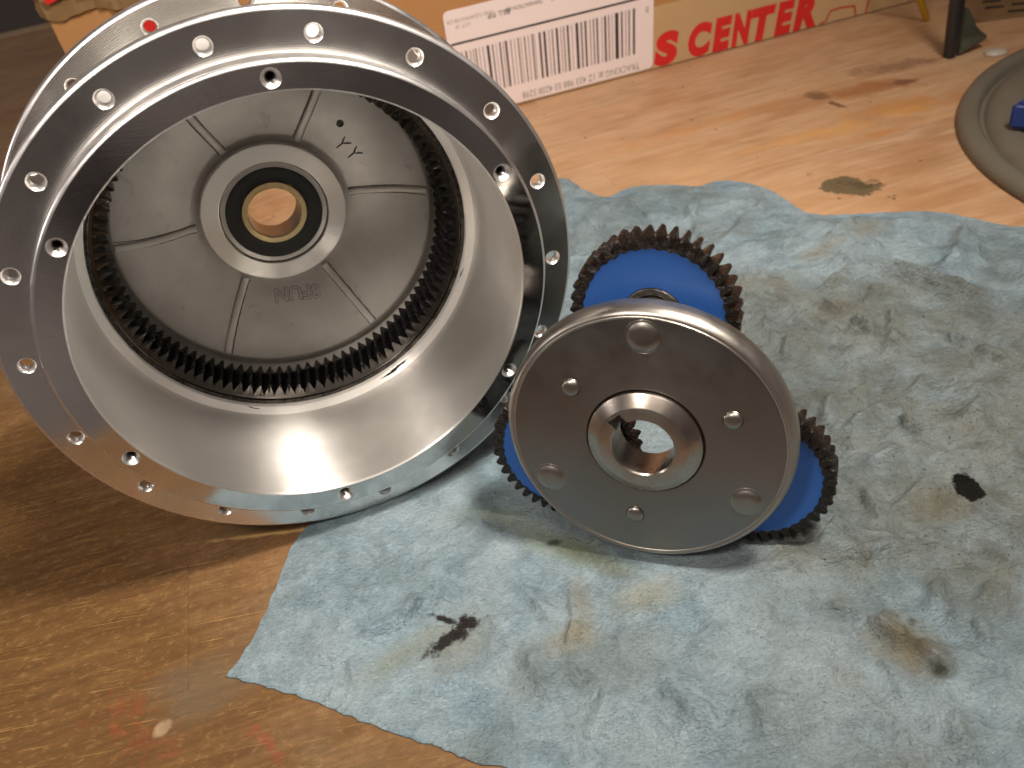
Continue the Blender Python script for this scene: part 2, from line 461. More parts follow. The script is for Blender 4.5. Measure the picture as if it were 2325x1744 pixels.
    st((112, 240, 9, 7, 0.3), (0.13, 0.10, 0.06), 0.5, 0.9, wob, 1.0)
    L(nt, c, b.inputs['Base Color'])
    b.inputs['Roughness'].default_value = 0.95
    b.inputs['Specular IOR Level'].default_value = 0.12
    b.inputs['Sheen Weight'].default_value = 0.03
    p = bump(nt, None, fib, 0.6, 0.0007)
    p = bump(nt, None, fib2, 0.55, 0.0007, p)
    crp = noise(nt, mapping(nt, P, rot=(0, 0, 0.9), scale=(1, 3, 1)), 210, 5, 0.7, 0.6)
    p = bump(nt, None, crp, 0.6, 0.0016, p)
    wv = N(nt, 'ShaderNodeVectorMath', operation='ADD'); L(nt, P, wv.inputs[0])
    nz = N(nt, 'ShaderNodeTexNoise'); nz.inputs['Scale'].default_value = 60; nz.inputs['Detail'].default_value = 4; L(nt, P, nz.inputs['Vector'])
    sc_ = N(nt, 'ShaderNodeVectorMath', operation='SCALE'); sc_.inputs['Scale'].default_value = 0.022; L(nt, nz.outputs['Color'], sc_.inputs[0]); L(nt, sc_.outputs[0], wv.inputs[1])
    for vs_, st_, ds_ in ((24, 0.45, 0.010), (60, 0.22, 0.0035)):
        vo = N(nt, 'ShaderNodeTexVoronoi'); vo.voronoi_dimensions = '2D'; vo.inputs['Scale'].default_value = vs_
        L(nt, wv.outputs[0], vo.inputs['Vector'])
        p = bump(nt, None, vo.outputs['Distance'], st_, ds_, p)
    p = bump(nt, None, mid, 0.75, 0.0034, p)
    bump(nt, b, wob, 0.35, 0.004, p)
    return m


M['towel'] = m_towel()


def m_dish():
    m, nt, b = mat('dusty_grey_rubber')
    o = N(nt, 'ShaderNodeTexCoord').outputs['Object']
    n = noise(nt, o, 30, 5, 0.6)
    n2 = noise(nt, o, 300, 4, 0.6)
    c = mix(nt, n, (0.065, 0.056, 0.043), (0.150, 0.130, 0.100))
    L(nt, c, b.inputs['Base Color'])
    b.inputs['Roughness'].default_value = 0.5
    bump(nt, b, n2, 0.1, 0.0004)
    return m


M['dish'] = m_dish()

# ------------------------------------------------------------------ mesh helpers


def link(name, me, m, parent=None, sharp=32, smooth=True):
    if isinstance(m, (list, tuple)):
        for x in m:
            me.materials.append(x)
    else:
        me.materials.append(m)
    if smooth:
        me.polygons.foreach_set('use_smooth', [True] * len(me.polygons))
        me.set_sharp_from_angle(angle=math.radians(sharp))
    o = bpy.data.objects.new(name, me)
    COL.objects.link(o)
    if parent:
        o.parent = parent
    return o


def from_bm(name, bm, m, parent=None, sharp=32, recalc=True, smooth=True, merge=True):
    if merge:
        bmesh.ops.remove_doubles(bm, verts=bm.verts, dist=1e-6)
    if recalc:
        bmesh.ops.recalc_face_normals(bm, faces=bm.faces)
    me = bpy.data.meshes.new(name)
    bm.to_mesh(me); bm.free()
    return link(name, me, m, parent, sharp, smooth)


def empty(name, label, cat, mw, group=None):
    o = bpy.data.objects.new(name, None)
    o.empty_display_size = 0.01
    COL.objects.link(o)
    o.matrix_world = mw
    o['label'] = label; o['category'] = cat
    if group:
        o['group'] = group
    return o


def tag(o, label, cat):
    o['label'] = label; o['category'] = cat
    return o


def add_lathe(bm, prof, seg=192, closed=False, a0=0.0, centre=(0, 0), mi=0):
    """prof: list of (r, z) in mm"""
    rings = []
    for r, z in prof:
        ring = []
        for i in range(seg):
            a = a0 + 2 * PI * i / seg
            ring.append(bm.verts.new(((centre[0] + r * math.cos(a)) * MM, (centre[1] + r * math.sin(a)) * MM, z * MM)))
        rings.append(ring)
    n = len(rings)
    for k in range(n if closed else n - 1):
        A = rings[k]; B = rings[(k + 1) % n]
        for i in range(seg):
            j = (i + 1) % seg
            f = bm.faces.new((A[i], A[j], B[j], B[i]))
            f.material_index = mi


def lathe(name, prof, m, parent=None, seg=192, closed=False, sharp=32, centre=(0, 0), a0=0.0):
    bm = bmesh.new()
    add_lathe(bm, prof, seg, closed, a0, centre)
    return from_bm(name, bm, m, parent, sharp)


def add_plate(bm, r0, r1, z, nh, rc, rh, phase, per=16):
    """flat ring with nh round holes of radius rh on the circle rc; hole 0 at angle phase"""
    st = 2 * PI / nh
    hw = st * 0.5
    div = 1
    while hw > 1.35 * (r1 - r0) / rc * 0.5 + 1e-9 and hw > 0.12:
        div += 2
        hw = st * 0.5 / div
    sub = max(4, per // div)
    side = max(6, sub)

    def P2(r, a):
        return (r * math.cos(a) * MM, r * math.sin(a) * MM, z * MM)
    for k in range(nh):
        c = phase + k * st
        a0 = c - hw
        out = []
        for i in range(sub):
            out.append((r1, a0 + 2 * hw * i / sub))
        for i in range(side):
            out.append((r1 + (r0 - r1) * i / side, a0 + 2 * hw))
        for i in range(sub):
            out.append((r0, a0 + 2 * hw * (1 - i / sub)))
        for i in range(side):
            out.append((r0 + (r1 - r0) * i / side, a0))
        O = [Vector((r * math.cos(a), r * math.sin(a))) for r, a in out]
        H = Vector((rc * math.cos(c), rc * math.sin(c)))
        hv = []; ov = []; mv = []
        for p in O:
            q = H + (p - H).normalized() * rh
            mid = q + (p - q) * 0.4
            hv.append(bm.verts.new((q.x * MM, q.y * MM, z * MM)))
            mv.append(bm.verts.new((mid.x * MM, mid.y * MM, z * MM)))
            ov.append(bm.verts.new((p.x * MM, p.y * MM, z * MM)))
        n = len(O)
        for i in range(n):
            j = (i + 1) % n
            bm.faces.new((hv[i], hv[j], mv[j], mv[i]))
            bm.faces.new((mv[i], mv[j], ov[j], ov[i]))
        if div > 1:
            m_ = sub * (div - 1)
            prev = None
            for i in range(m_ + 1):
                a = c + hw + (st - 2 * hw) * i / m_
                cur = [bm.verts.new(P2(r0 + (r1 - r0) * q / side, a)) for q in range(side + 1)]
                if prev:
                    for q in range(side):
                        bm.faces.new((prev[q], cur[q], cur[q + 1], prev[q + 1]))
                prev = cur


def poly_prism(bm, pts, z0, z1, mi=0):
    a = [bm.verts.new((x * MM, y * MM, z0 * MM)) for x, y in pts]
    b_ = [bm.verts.new((x * MM, y * MM, z1 * MM)) for x, y in pts]
    bm.faces.new(a); bm.faces.new(b_[::-1])
    n = len(pts)
    for i in range(n):
        bm.faces.new((a[i], a[(i + 1) % n], b_[(i + 1) % n], b_[i]))


def text_mesh(name, body, size, m, parent, extrude=0.0, offset=0.0, shear=0.0, sx=1.0, align='LEFT', bevel=0.0, resol=4):
    cu = bpy.data.curves.new(name, 'FONT')
    cu.body = body; cu.size = size; cu.extrude = extrude; cu.offset = offset; cu.shear = shear
    cu.align_x = align; cu.bevel_depth = bevel; cu.resolution_u = resol
    tmp = bpy.data.objects.new(name + '_tmp', cu)
    COL.objects.link(tmp)
    dg = bpy.context.evaluated_depsgraph_get()
    me = bpy.data.meshes.new_from_object(tmp.evaluated_get(dg))
    bpy.data.objects.remove(tmp); bpy.data.curves.remove(cu)
    me.materials.clear()
    for v in me.vertices:
        v.co.x *= sx
    me.name = name
    return link(name, me, m, parent, smooth=False)


def mat_rt(R, T):
    m = Matrix([list(R[0]) + [T[0] * MM], list(R[1]) + [T[1] * MM], list(R[2]) + [T[2] * MM], [0, 0, 0, 1]])
    return m


def ortho(R):
    a = np.array(R); u, s, v = np.linalg.svd(a)
    return (u @ v).tolist()


# ================================================================== WORKBENCH
bench = bpy.data.objects.new('workbench_top', None)
COL.objects.link(bench)
bench['kind'] = 'structure'
ca, sa = math.cos(GA), math.sin(GA)


def stave(u0, u1, v0, v1, top=0.0, th=30.0):
    g = 0.01; bv = 0.07
    bm = bmesh.new()
    lv = [(0, -th), (0, top - bv), (bv, top)]
    rings = []
    for ins, z in lv:
        pts = [(u0 + g + ins, v0 + g + ins), (u1 - g - ins, v0 + g + ins), (u1 - g - ins, v1 - g - ins), (u0 + g + ins, v1 - g - ins)]
        rings.append([bm.verts.new(((u * ca - v * sa) * MM, (u * sa + v * ca) * MM, z * MM)) for u, v in pts])
    for a, b_ in zip(rings, rings[1:]):
        for i in range(4):
            bm.faces.new((a[i], a[(i + 1) % 4], b_[(i + 1) % 4], b_[i]))
    bm.faces.new(rings[-1]); bm.faces.new(rings[0][::-1])
    # the bench's front edge
    r_ = bmesh.ops.bisect_plane(bm, geom=bm.verts[:] + bm.edges[:] + bm.faces[:], plane_co=(-0.136, 0.088, 0), plane_no=(-0.2, -0.98, 0), clear_outer=True)
    if not bm.verts:
        bm.free(); return None
    ed = [e for e in r_['geom_cut'] if isinstance(e, bmesh.types.BMEdge)]
    if ed:
        bmesh.ops.contextual_create(bm, geom=ed)
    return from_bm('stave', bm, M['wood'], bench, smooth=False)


row = 0
v = 155.5 - 44 * 5
while v < 985:
    vw = 44.0
    u = -1100 - rnd.random() * 300
    cuts = []
    while u < 900:
        cuts.append(u); u += 380 + rnd.random() * 420
    cuts.append(u)
    if row == 5:       # the row with the butt joint seen near the towel's corner
        cuts = [-900, -430, -67, 420, 950]
    if row == 11:
        cuts = [-900, -300, 285, 900]
    for a, b_ in zip(cuts, cuts[1:]):
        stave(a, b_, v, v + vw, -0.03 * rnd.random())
    v += vw; row += 1
# square nosing strip along the far edge of the bench
bm = bmesh.new()
pts = [(-1200, v), (950, v), (950, v + 18), (-1200, v + 18)]
poly_prism(bm, [(u * ca - q * sa, u * sa + q * ca) for u, q in pts], -30, 0.6)
M['edge_strip'] = simple('pale_edge_strip', (0.42, 0.31, 0.18), 0.5)
o = from_bm('edge_strip', bm, M['edge_strip'], bench, smooth=False)
o['label'] = 'pale strip along the far edge of the bench top'

bm = bmesh.new()
vs = [bm.verts.new(p) for p in ((-6, 0.4, -0.75), (6, 0.4, -0.75), (6, 6, -0.75), (-6, 6, -0.75))]
bm.faces.new(vs)
fl = from_bm('floor', bm, M['under'], None, smooth=False)
fl['kind'] = 'structure'

# ================================================================== TOWEL
outline = [(43.1, 385.2), (49, 368.8), (57, 358.3), (68.2, 363.9), (81.5, 361.1), (95, 352.6), (107.1, 353.9), (120.5, 338.6), (125.4, 323.5),
           (129.8, 311.3), (146.2, 303.4), (169.4, 293.4), (182.1, 281.9), (194.2, 272.5), (222, 262), (228, 210), (221, 150), (214, 90), (206, 52), (150, 58),
           (84.5, 72.3), (30, 90), (-17.9, 105.2), (-31, 112.5), (-40.9, 118), (-51.3, 124.5), (-62.2, 131.6), (-73.6, 137.8), (-82.6, 142.4), (-83.2, 143.8),
           (-79.5, 150.2), (-76, 159.9), (-72.6, 174.4), (-70.3, 183.8), (-66.2, 190.6), (-61.8, 194), (-52, 214), (-40, 240), (-22, 280), (0, 322), (22, 360), (36, 384)]


def catmull(pts, step=1.1):
    out = []
    n = len(pts)
    for i in range(n):
        p0, p1, p2, p3 = (np.array(pts[(i + k) % n], float) for k in (-1, 0, 1, 2))
        m = max(2, int(np.linalg.norm(p2 - p1) / step))
        for j in range(m):
            t = j / m
            out.append(0.5 * ((2 * p1) + (-p0 + p2) * t + (2 * p0 - 5 * p1 + 4 * p2 - p3) * t * t + (-p0 + 3 * p1 - 3 * p2 + p3) * t ** 3))
    return np.array(out)


OL = catmull(outline)
ang = np.arange(len(OL))
OL = OL + np.stack([0.35 * np.sin(ang * 0.9) * nrg.rand(len(OL)), 0.35 * np.cos(ang * 1.3) * nrg.rand(len(OL))], 1)


def vnoise(x, y, s, seed):
    """smooth value noise"""
    G = np.random.RandomState(seed).rand(128, 128)
    X = x / s + 40.3; Y = y / s + 31.7
    xi = np.floor(X).astype(int); yi = np.floor(Y).astype(int)
    fx = X - xi; fy = Y - yi
    fx = fx * fx * (3 - 2 * fx); fy = fy * fy * (3 - 2 * fy)
    g = lambda a, b_: G[a % 128, b_ % 128]
    return (g(xi, yi) * (1 - fx) + g(xi + 1, yi) * fx) * (1 - fy) + (g(xi, yi + 1) * (1 - fx) + g(xi + 1, yi + 1) * fx) * fy


def seg_ridge(x, y, p, q, wdt, h, skew=0.4):
    """a fold running from p to q: sharp crest, one steep and one gentle side"""
    p = np.array(p, float); q = np.array(q, float)
    d = q - p; Ln = np.linalg.norm(d); d /= Ln
    t = (x - p[0]) * d[0] + (y - p[1]) * d[1]
    s = -(x - p[0]) * d[1] + (y - p[1]) * d[0]
    s = s + 1.8 * (vnoise(t, t * 0, 9, int(abs(p[0] * 7 + q[1])) % 999) - 0.5)
    env = np.clip(np.minimum(t, Ln - t) / (0.3 * Ln) + 0.15, 0, 1)
    env = np.where((t < -4) | (t > Ln + 4), 0, env)
    ws = np.where(s > 0, wdt * (1 + skew), wdt * (1 - skew))
    a = np.clip(1 - np.abs(s) / ws, 0, 1)
    return h * env * a * a * (1.6 - 0.6 * a)


def ss(a, b_, x):
    t = np.clip((x - a) / (b_ - a), 0, 1)
    return t * t * (3 - 2 * t)


CREASES = [((128.0, 260.5), (159.1, 230.1), 9, 3.6),
           ((106.9, 244.5), (113.9, 233.9), 5, 2.2),
           ((113.9, 233.9), (116.0, 222.7), 4, 2.6),
           ((127.4, 234.8), (123.0, 223.8), 4, 1.8),
           ((123.0, 223.8), (115.1, 211.4), 5, 1.8),
           ((126.8, 259.1), (110.5, 250.1), 6, 2.4),
           ((95.2, 233.6), (84.9, 221.5), 4, 1.6),
           ((136.4, 217.1), (140.2, 206.5), 4, 2.2),
           ((140.2, 206.5), (145.9, 198.7), 5, 1.8),
           ((94.5, 200.3), (82.5, 184.8), 5, 1.8),
           ((107.4, 184.7), (105.5, 176.0), 4, 2.0),
           ((108.2, 193.1), (86.0, 180.9), 6, 1.8),
           ((88.0, 168.1), (102.5, 171.8), 5, 1.6),
           ((38.8, 144.7), (47.5, 142.5), 4, 1.6),
           ((46.9, 142.4), (63.0, 143.8), 6, 2.4),
           ((62.4, 143.8), (90.7, 138.1), 8, 2.4),
           ((58.9, 143.4), (63.0, 136.9), 3, 1.2),
           ((76.4, 152.6), (66.0, 143.0), 3.5, 2.2),
           ((62.1, 129.2), (69.9, 120.6), 5, 2.0),
           ((69.7, 121.0), (77.0, 113.2), 5, 2.6),
           ((76.7, 113.6), (82.0, 104.8), 5, 2.0),
           ((101.0, 125.9), (93.7, 118.4), 5, 1.6),
           ((93.7, 118.4), (91.9, 109.7), 5, 1.5),
           ((10.5, 155.1), (10.5, 142.4), 4, 1.6),
           ((20.7, 119.5), (26.5, 97.7), 6, 1.6),
           ((69.3, 113.1), (69.1, 99.9), 5, 1.4),
           ((-39.4, 144.4), (-32.5, 155.7), 4, 2.2),
           ((-67.0, 136.2), (-50.3, 145.4), 7, 1.6),
           ((-50.3, 145.4), (-38.6, 147.7), 6, 1.4),
           ((-52.2, 140.4), (-49.7, 129.3), 3.5, 1.2),
           ((-28.3, 150.3), (-24.2, 158.4), 4, 1.6),
           ((-31.0, 173.0), (-13.6, 177.0), 5, 1.8),
           ((-10.7, 156.9), (-0.7, 137.2), 5, 1.7),
           ((6.8, 154.1), (3.4, 136.5), 4, 2.4),
           ((3.5, 137.2), (0.6, 130.4), 3.5, 1.8),
           ((-39.6, 125.9), (-39.1, 115.6), 4, 1.0),
           ((1.6, 177.4), (-7.2, 156.9), 6, 1.2),
           ((-15.8, 163.7), (-26.7, 161.8), 4, 1.2),
           ((146.2, 294.3), (123.3, 282.0), 7, 2.0),
           ((140.2, 275.1), (117.2, 262.8), 7, 2.4),
           ((174.5, 274.9), (147.3, 246.7), 8, 2.0),
           ((107.3, 319.0), (89.3, 295.9), 8, 1.2),
           ((63.6, 351.2), (70.9, 318.6), 8, 1.4),
           ((86.7, 336.5), (85.1, 305.0), 6, 1.2),
           ((99.0, 265.1), (83.7, 252.7), 6, 1.2),
           ((104.4, 160.9), (88.5, 152.1), 5, 1.6),
           ((85.5, 161.1), (86.2, 149.5), 4, 1.6),
           ((133.7, 186.3), (118.8, 174.9), 6, 1.6),
           ((92.2, 130.4), (83.6, 119.5), 5, 1.4),
           ((39.2, 130.1), (27.7, 122.7), 6, 1.2),
           ((21.6, 145.3), (26.3, 133.1), 5, 1.4),
           ((38.2, 111.0), (38.8, 96.2), 6, 1.3),
           ((79.2, 97.7), (70.3, 85.9), 6, 1.6),
           ((10.1, 117.2), (0.6, 104.1), 6, 1.1),
           ((-10.3, 131.4), (-4.2, 115.8), 5, 1.0),
           ((122.9, 200.7), (112.6, 193.0), 4, 1.2),
           ((108.0, 203.3), (97.6, 197.8), 4, 1.2)]


def towel_h(x, y):
    wx = x + 9 * (vnoise(x, y, 30, 1) - 0.5) + 3 * (vnoise(x, y, 9, 2) - 0.5)
    wy = y + 9 * (vnoise(x, y, 30, 3) - 0.5) + 3 * (vnoise(x, y, 9, 4) - 0.5)
    # how crumpled each part is
    k = 0.25 + 0.75 * ss(-30, 40, x)
    k = k * (0.55 + 0.45 * ss(60, 130, y))
    h = 0.4 + 3.6 * k * vnoise(wx, wy, 34, 11)
    r1 = 1 - np.abs(2 * vnoise(wx, wy, 21, 12) - 1)
    r2 = 1 - np.abs(2 * vnoise(wx * 1.0, wy, 11, 13) - 1)
    r3 = 1 - np.abs(2 * vnoise(wx, wy, 5.5, 14) - 1)
    h = h + k * (2.0 * r1 ** 3 + 1.1 * r2 ** 3 + 0.45 * r3 ** 2.5)
    h = h + 0.16 * (vnoise(x, y, 2.4, 15) - 0.5) + 0.3 * k * (vnoise(wx, wy, 4, 16) - 0.5)
    for p, q, wd, hh in CREASES:
        h = h + seg_ridge(wx * 0.25 + x * 0.75, wy * 0.25 + y * 0.75, p, q, wd, hh * 2.0)
    # pressed flat by the hub and by the small assembly
    def press(h, px, py, rx, ry, lim):
        d = np.sqrt(((x - px) / rx) ** 2 + ((y - py) / ry) ** 2)
        m_ = 1 - ss(0.7, 1.7, d)
        return h * (1 - m_) + np.minimum(h, lim) * m_
    h = press(h, -44, 222, 46, 48, 0.45)
    h = press(h, -10, 240, 40, 60, 1.2)
    h = press(h, 31, 160, 30, 20, 1.7)
    h = press(h, 42, 182, 34, 16, 2.0)
    return h


def towel():
    lo = OL.min(0); hi = OL.max(0)
    step = 0.85
    gx, gy = np.meshgrid(np.arange(lo[0], hi[0], step), np.arange(lo[1], hi[1], step * 0.87))
    gx = gx + (np.arange(gx.shape[0])[:, None] % 2) * step / 2
    P_ = np.stack([gx.ravel(), gy.ravel()], 1)
    P_ = P_ + (nrg.rand(*P_.shape) - 0.5) * 0.25
    # inside test, and distance from the outline
    inside = np.zeros(len(P_), bool)
    x, y = P_[:, 0], P_[:, 1]
    n = len(OL)
    for i in range(n):
        x0, y0 = OL[i]; x1, y1 = OL[(i + 1) % n]
        c = ((y0 > y) != (y1 > y))
        with np.errstate(divide='ignore', invalid='ignore'):
            xi = (x1 - x0) * (y - y0) / (y1 - y0 + 1e-12) + x0
        inside ^= (c & (x < xi))
    P_ = P_[inside]
    dmin = np.full(len(P_), 1e9)
    for i in range(n):
        d = (P_[:, 0] - OL[i, 0]) ** 2 + (P_[:, 1] - OL[i, 1]) ** 2
        dmin = np.minimum(dmin, d)
    P_ = P_[dmin > 0.55 ** 2]; dmin = np.sqrt(dmin[dmin > 0.55 ** 2])
    allp = np.concatenate([OL, P_])
    dist = np.concatenate([np.zeros(n), dmin])
    verts, edges, faces, *_ = delaunay_2d_cdt([Vector(p) for p in allp.tolist()], [(i, (i + 1) % n) for i in range(n)], [], 1, 1e-6)
    V = np.array([(v_[0], v_[1]) for v_ in verts])
    if len(V) != len(allp):
        dist = np.array([math.sqrt(min(((OL - p) ** 2).sum(1))) for p in V])
    h = towel_h(V[:, 0], V[:, 1])
    # the rim settles towards the wood but stays slightly lifted here and there
    e = ss(0, 16, dist)
    lift = 0.35 + 0.9 * vnoise(V[:, 0], V[:, 1], 14, 21) * ss(-60, 60, V[:, 0]) + 1.6 * vnoise(V[:, 0], V[:, 1], 18, 24) * ss(240, 300, V[:, 1])
    h = lift * (1 - e) + h * e
    h = np.maximum(h, 0.3)
    x, y = V[:, 0], V[:, 1]
    m3 = 0.32
    top = np.stack([x, y, h], 1) * MM
    bot = np.stack([x, y, np.maximum(h - m3, 0.05)], 1) * MM
    # lower skin only round the rim
    rim = list(range(n))
    vv = top.tolist(); base = len(vv)
    vv += bot[:n].tolist()
    ff = [tuple(f) for f in faces]
    for i in range(n):
        j = (i + 1) % n
        ff.append((i, base + i, base + j, j))
    me = bpy.data.meshes.new('towel')
    me.from_pydata(vv, [], ff)
    # make sure the surface faces up
    me.update()
    if me.polygons[0].normal.z < 0:
        me.flip_normals()
    soil = np.zeros(len(vv))
    s = 0.12 + 0.78 * ss(42, 66, x) * ss(132, 148, y + 0.25 * (x - 60)) * (1 - ss(244, 270, y + 0.5 * (x - 110)))
    s = s + 0.35 * ss(25, 60, x) * (1 - ss(128, 160, y)) * vnoise(x, y, 24, 31)
    s = s + 0.35 * ss(0.55, 0.8, vnoise(x, y, 20, 32)) + 0.16 * vnoise(x, y, 8, 33)
    s = s - 0.16 * ss(262, 292, y) - 0.12 * (1 - ss(-40, 10, x))
    # dirt gathers along the creases
    for p, q, wd, hh in CREASES:
        s = s + 0.13 * ss(20, 60, x) * seg_ridge(x, y, p, q, wd * 1.1, hh)
    soil[:len(x)] = np.clip(s, 0.02, 1)
    soil[len(x):] = 0.1
    at = me.attributes.new('soil', 'FLOAT', 'POINT')
    at.data.foreach_set('value', soil.astype(np.float32))
    o = link('shop_towel', me, M['towel'], None, smooth=False)
    me.polygons.foreach_set('use_smooth', [True] * len(me.polygons))
    return tag(o, 'crumpled light blue shop towel with black grease marks lying under the metal parts', 'shop towel')


towel()

# ================================================================== HUB SHELL
U = 57.0
RH = ortho([[0.96185, -0.1288, -0.24136], [0.23993, -0.02678, 0.97042], [-0.13146, -0.99131, 0.00514]])
hub = empty('motor_hub_shell', 'open polished aluminium hub motor shell with black toothed ring, standing on the towel edge', 'hub shell',
            mat_rt(RH, (-43.87, 187.46, 70.37)))
u = lambda *p: [(r * U, d * U) for r, d in p]

# ring that carries the cover screws
bm = bmesh.new()
add_plate(bm, 0.955 * U, 1.048 * U, 0, 6, 1.0 * U, 0.0385 * U, -PI / 2, 48)
ring = from_bm('cover_seat_ring', bm, M['alu_face'], hub)
lathe('ring_rim', u((1.048, 0), (1.052, 0.0012), (1.059, 0.007), (1.0625, 0.013), (1.063, 0.018), (1.063, 0.082), (1.058, 0.088), (1.058, 0.0905)), M['alu_edge'], ring, 288, sharp=60)
# bore
lathe('bore_wall', u((0.955, 0), (0.9515, 0.001), (0.948, 0.006), (0.9465, 0.015), (0.944, 0.10), (0.940, 0.35), (0.9355, 0.645), (0.934, 0.655)), M['alu_bore'], hub, 288, sharp=50)
lathe('shoulder_lip', u((0.934, 0.655), (0.932, 0.657), (0.900, 0.670), (0.897, 0.672), (0.896, 0.676), (0.896, 0.70)), M['alu_lip'], hub, 288)

PH = math.radians(-90) + 0.1674


def thread_prof(r, d0, d1, pitch=0.0085, amp=0.004):
    out = []
    d = d0
    while d < d1:
        out.append((r, d)); out.append((r - amp, d + pitch / 2)); d += pitch
    return out


# threaded cover screw holes
for k in range(6):
    a = -PI / 2 + k * PI / 3
    h = bpy.data.objects.new('screw_hole', None)
    h = lathe('screw_hole', u((0.0385, 0), (0.0365, 0.0012), (0.0215, 0.020)), M['alu_hole'], hub, 40, sharp=60)
    h.location = (U * MM * math.cos(a), U * MM * math.sin(a), 0)
    t = lathe('thread', u(*([(0.0215, 0.020)] + thread_prof(0.0212, 0.021, 0.16) + [(0.0, 0.16)])), M['alu_thread'], h, 28, sharp=20)

# flanges with spoke holes
FR = 1.132


def flange(name, d0, d1, r_in, phase, label=None):
    bm = bmesh.new()
    add_plate(bm, r_in * U, 1.209 * U, d0 * U, 18, FR * U, 0.036 * U, phase, 16)
    add_plate(bm, r_in * U, 1.214 * U, d1 * U, 18, FR * U, 0.030 * U, phase, 16)
    o = from_bm(name, bm, M['alu_flange'], hub)
    if label:
        o['label'] = label
    dm = (d0 + d1) / 2
    lathe('flange_rim', u((1.209, d0), (1.213, d0 + 0.0012), (1.2205, d0 + 0.0065), (1.225, d0 + 0.013), (1.226, d0 + 0.018), (1.226, d1 - 0.014), (1.2245, d1 - 0.008), (1.2195, d1 - 0.0025), (1.214, d1)),
          M['alu_edge'], o, 288, sharp=60)
    for k in range(18):
        a = phase + k * 2 * PI / 18
        h = lathe('spoke_hole', u((0.036, d0), (0.0345, d0 + 0.001), (0.0245, d0 + 0.015), (0.0245, d1 - 0.012), (0.029, d1 - 0.001), (0.030, d1)),
                  M['alu_hole'], hub, 32, sharp=40)
        h.location = (FR * U * MM * math.cos(a), FR * U * MM * math.sin(a), 0)


flange('front_flange', 0.090, 0.142, 1.058, PH)
flange('rear_flange', 0.685, 0.737, 0.995, math.radians(-90 + 0.7))
lathe('barrel', u((1.060, 0.1425), (1.045, 0.155), (1.03, 0.19), (1.022, 0.30), (1.022, 0.55), (1.03, 0.64), (1.045, 0.68), (1.05, 0.6845)), M['alu_bore'], hub, 192)
lathe('rear_housing', u((1.0, 0.7375), (0.985, 0.75), (0.97, 0.80), (0.955, 1.02), (0.93, 1.06), (0.45, 1.30), (0.30, 1.315), (0.142, 1.315)), M['cast'], hub, 192)

# end wall seen from inside
dish = lathe('end_wall', u((0.862, 0.935), (0.860, 1.065), (0.850, 1.07), (0.822, 1.07), (0.812, 1.055), (0.808, 1.018), (0.804, 1.008), (0.796, 1.003), (0.785, 1.0035), (0.60, 1.085), (0.43, 1.158), (0.41, 1.175), (0.385, 1.182), (0.374, 1.182)),
             M['cast'], hub, 240, sharp=40)


def cone_d(r):
    return 1.0035 + (0.785 - r) * (1.158 - 1.0035) / (0.785 - 0.43)


for ang_, cv in ((-118.0, 1.0), (-64.4, -1.0), (-5.5, 4.0), (58.8, 0.0), (121.4, -2.5), (179.2, 5.0)):
    # raised rib, slightly curved, rounded over at the outer edge
    bm = bmesh.new()
    secs = []
    n = 26
    for i in range(n + 1):
        t = i / n
        r = 0.40 + (0.835 - 0.40) * t
        a = math.radians(ang_ + cv * (t - 0.5) * 0.9 + cv * 0.8 * (t - 0.5) ** 2)
        if r < 0.790:
            d = cone_d(max(r, 0.43))
        elif r < 0.812:
            d = 1.003 + (r - 0.790) / 0.022 * 0.05
        else:
            d = 1.062
        hw = 0.017
        cxv, syv = math.cos(a), math.sin(a)
        tx, ty = -syv, cxv
        sec = []
        for (o_, dz) in ((-hw - 0.004, 0.004), (-hw, -0.007), (-hw * 0.75, -0.0105), (hw * 0.75, -0.0105), (hw, -0.007), (hw + 0.004, 0.004)):
            sec.append(bm.verts.new(((r * cxv + o_ * tx) * U * MM, (r * syv + o_ * ty) * U * MM, (d + dz) * U * MM)))
        secs.append(sec)
    for A, B in zip(secs, secs[1:]):
        for i in range(5):
            bm.faces.new((A[i], A[i + 1], B[i + 1], B[i]))
    from_bm('rib', bm, M['cast'], dish, sharp=50)
    # grime line in the corner of the rib
    bm = bmesh.new()
    prev = None
    for i in range(n + 1):
        t = i / n
        r = 0.405 + (0.788 - 0.405) * t
        a = math.radians(ang_ + cv * (t - 0.5) * 0.9 + cv * 0.8 * (t - 0.5) ** 2)
        d = cone_d(max(r, 0.43)) - 0.0012
        cxv, syv = math.cos(a), math.sin(a)
        for side in (-1, 1):
            pass
        wv = 0.0035 + 0.003 * rnd.random()
        p = [bm.verts.new(((r * cxv - syv * s_) * U * MM, (r * syv + cxv * s_) * U * MM, d * U * MM)) for s_ in (-0.019 - wv, -0.0175, 0.0175, 0.019 + wv * 0.6)]
        if prev:
            bm.faces.new((prev[0], prev[1], p[1], p[0]))
            bm.faces.new((prev[2], prev[3], p[3], p[2]))
        prev = p
    from_bm('rib_grime', bm, M['dark'], dish, smooth=False)

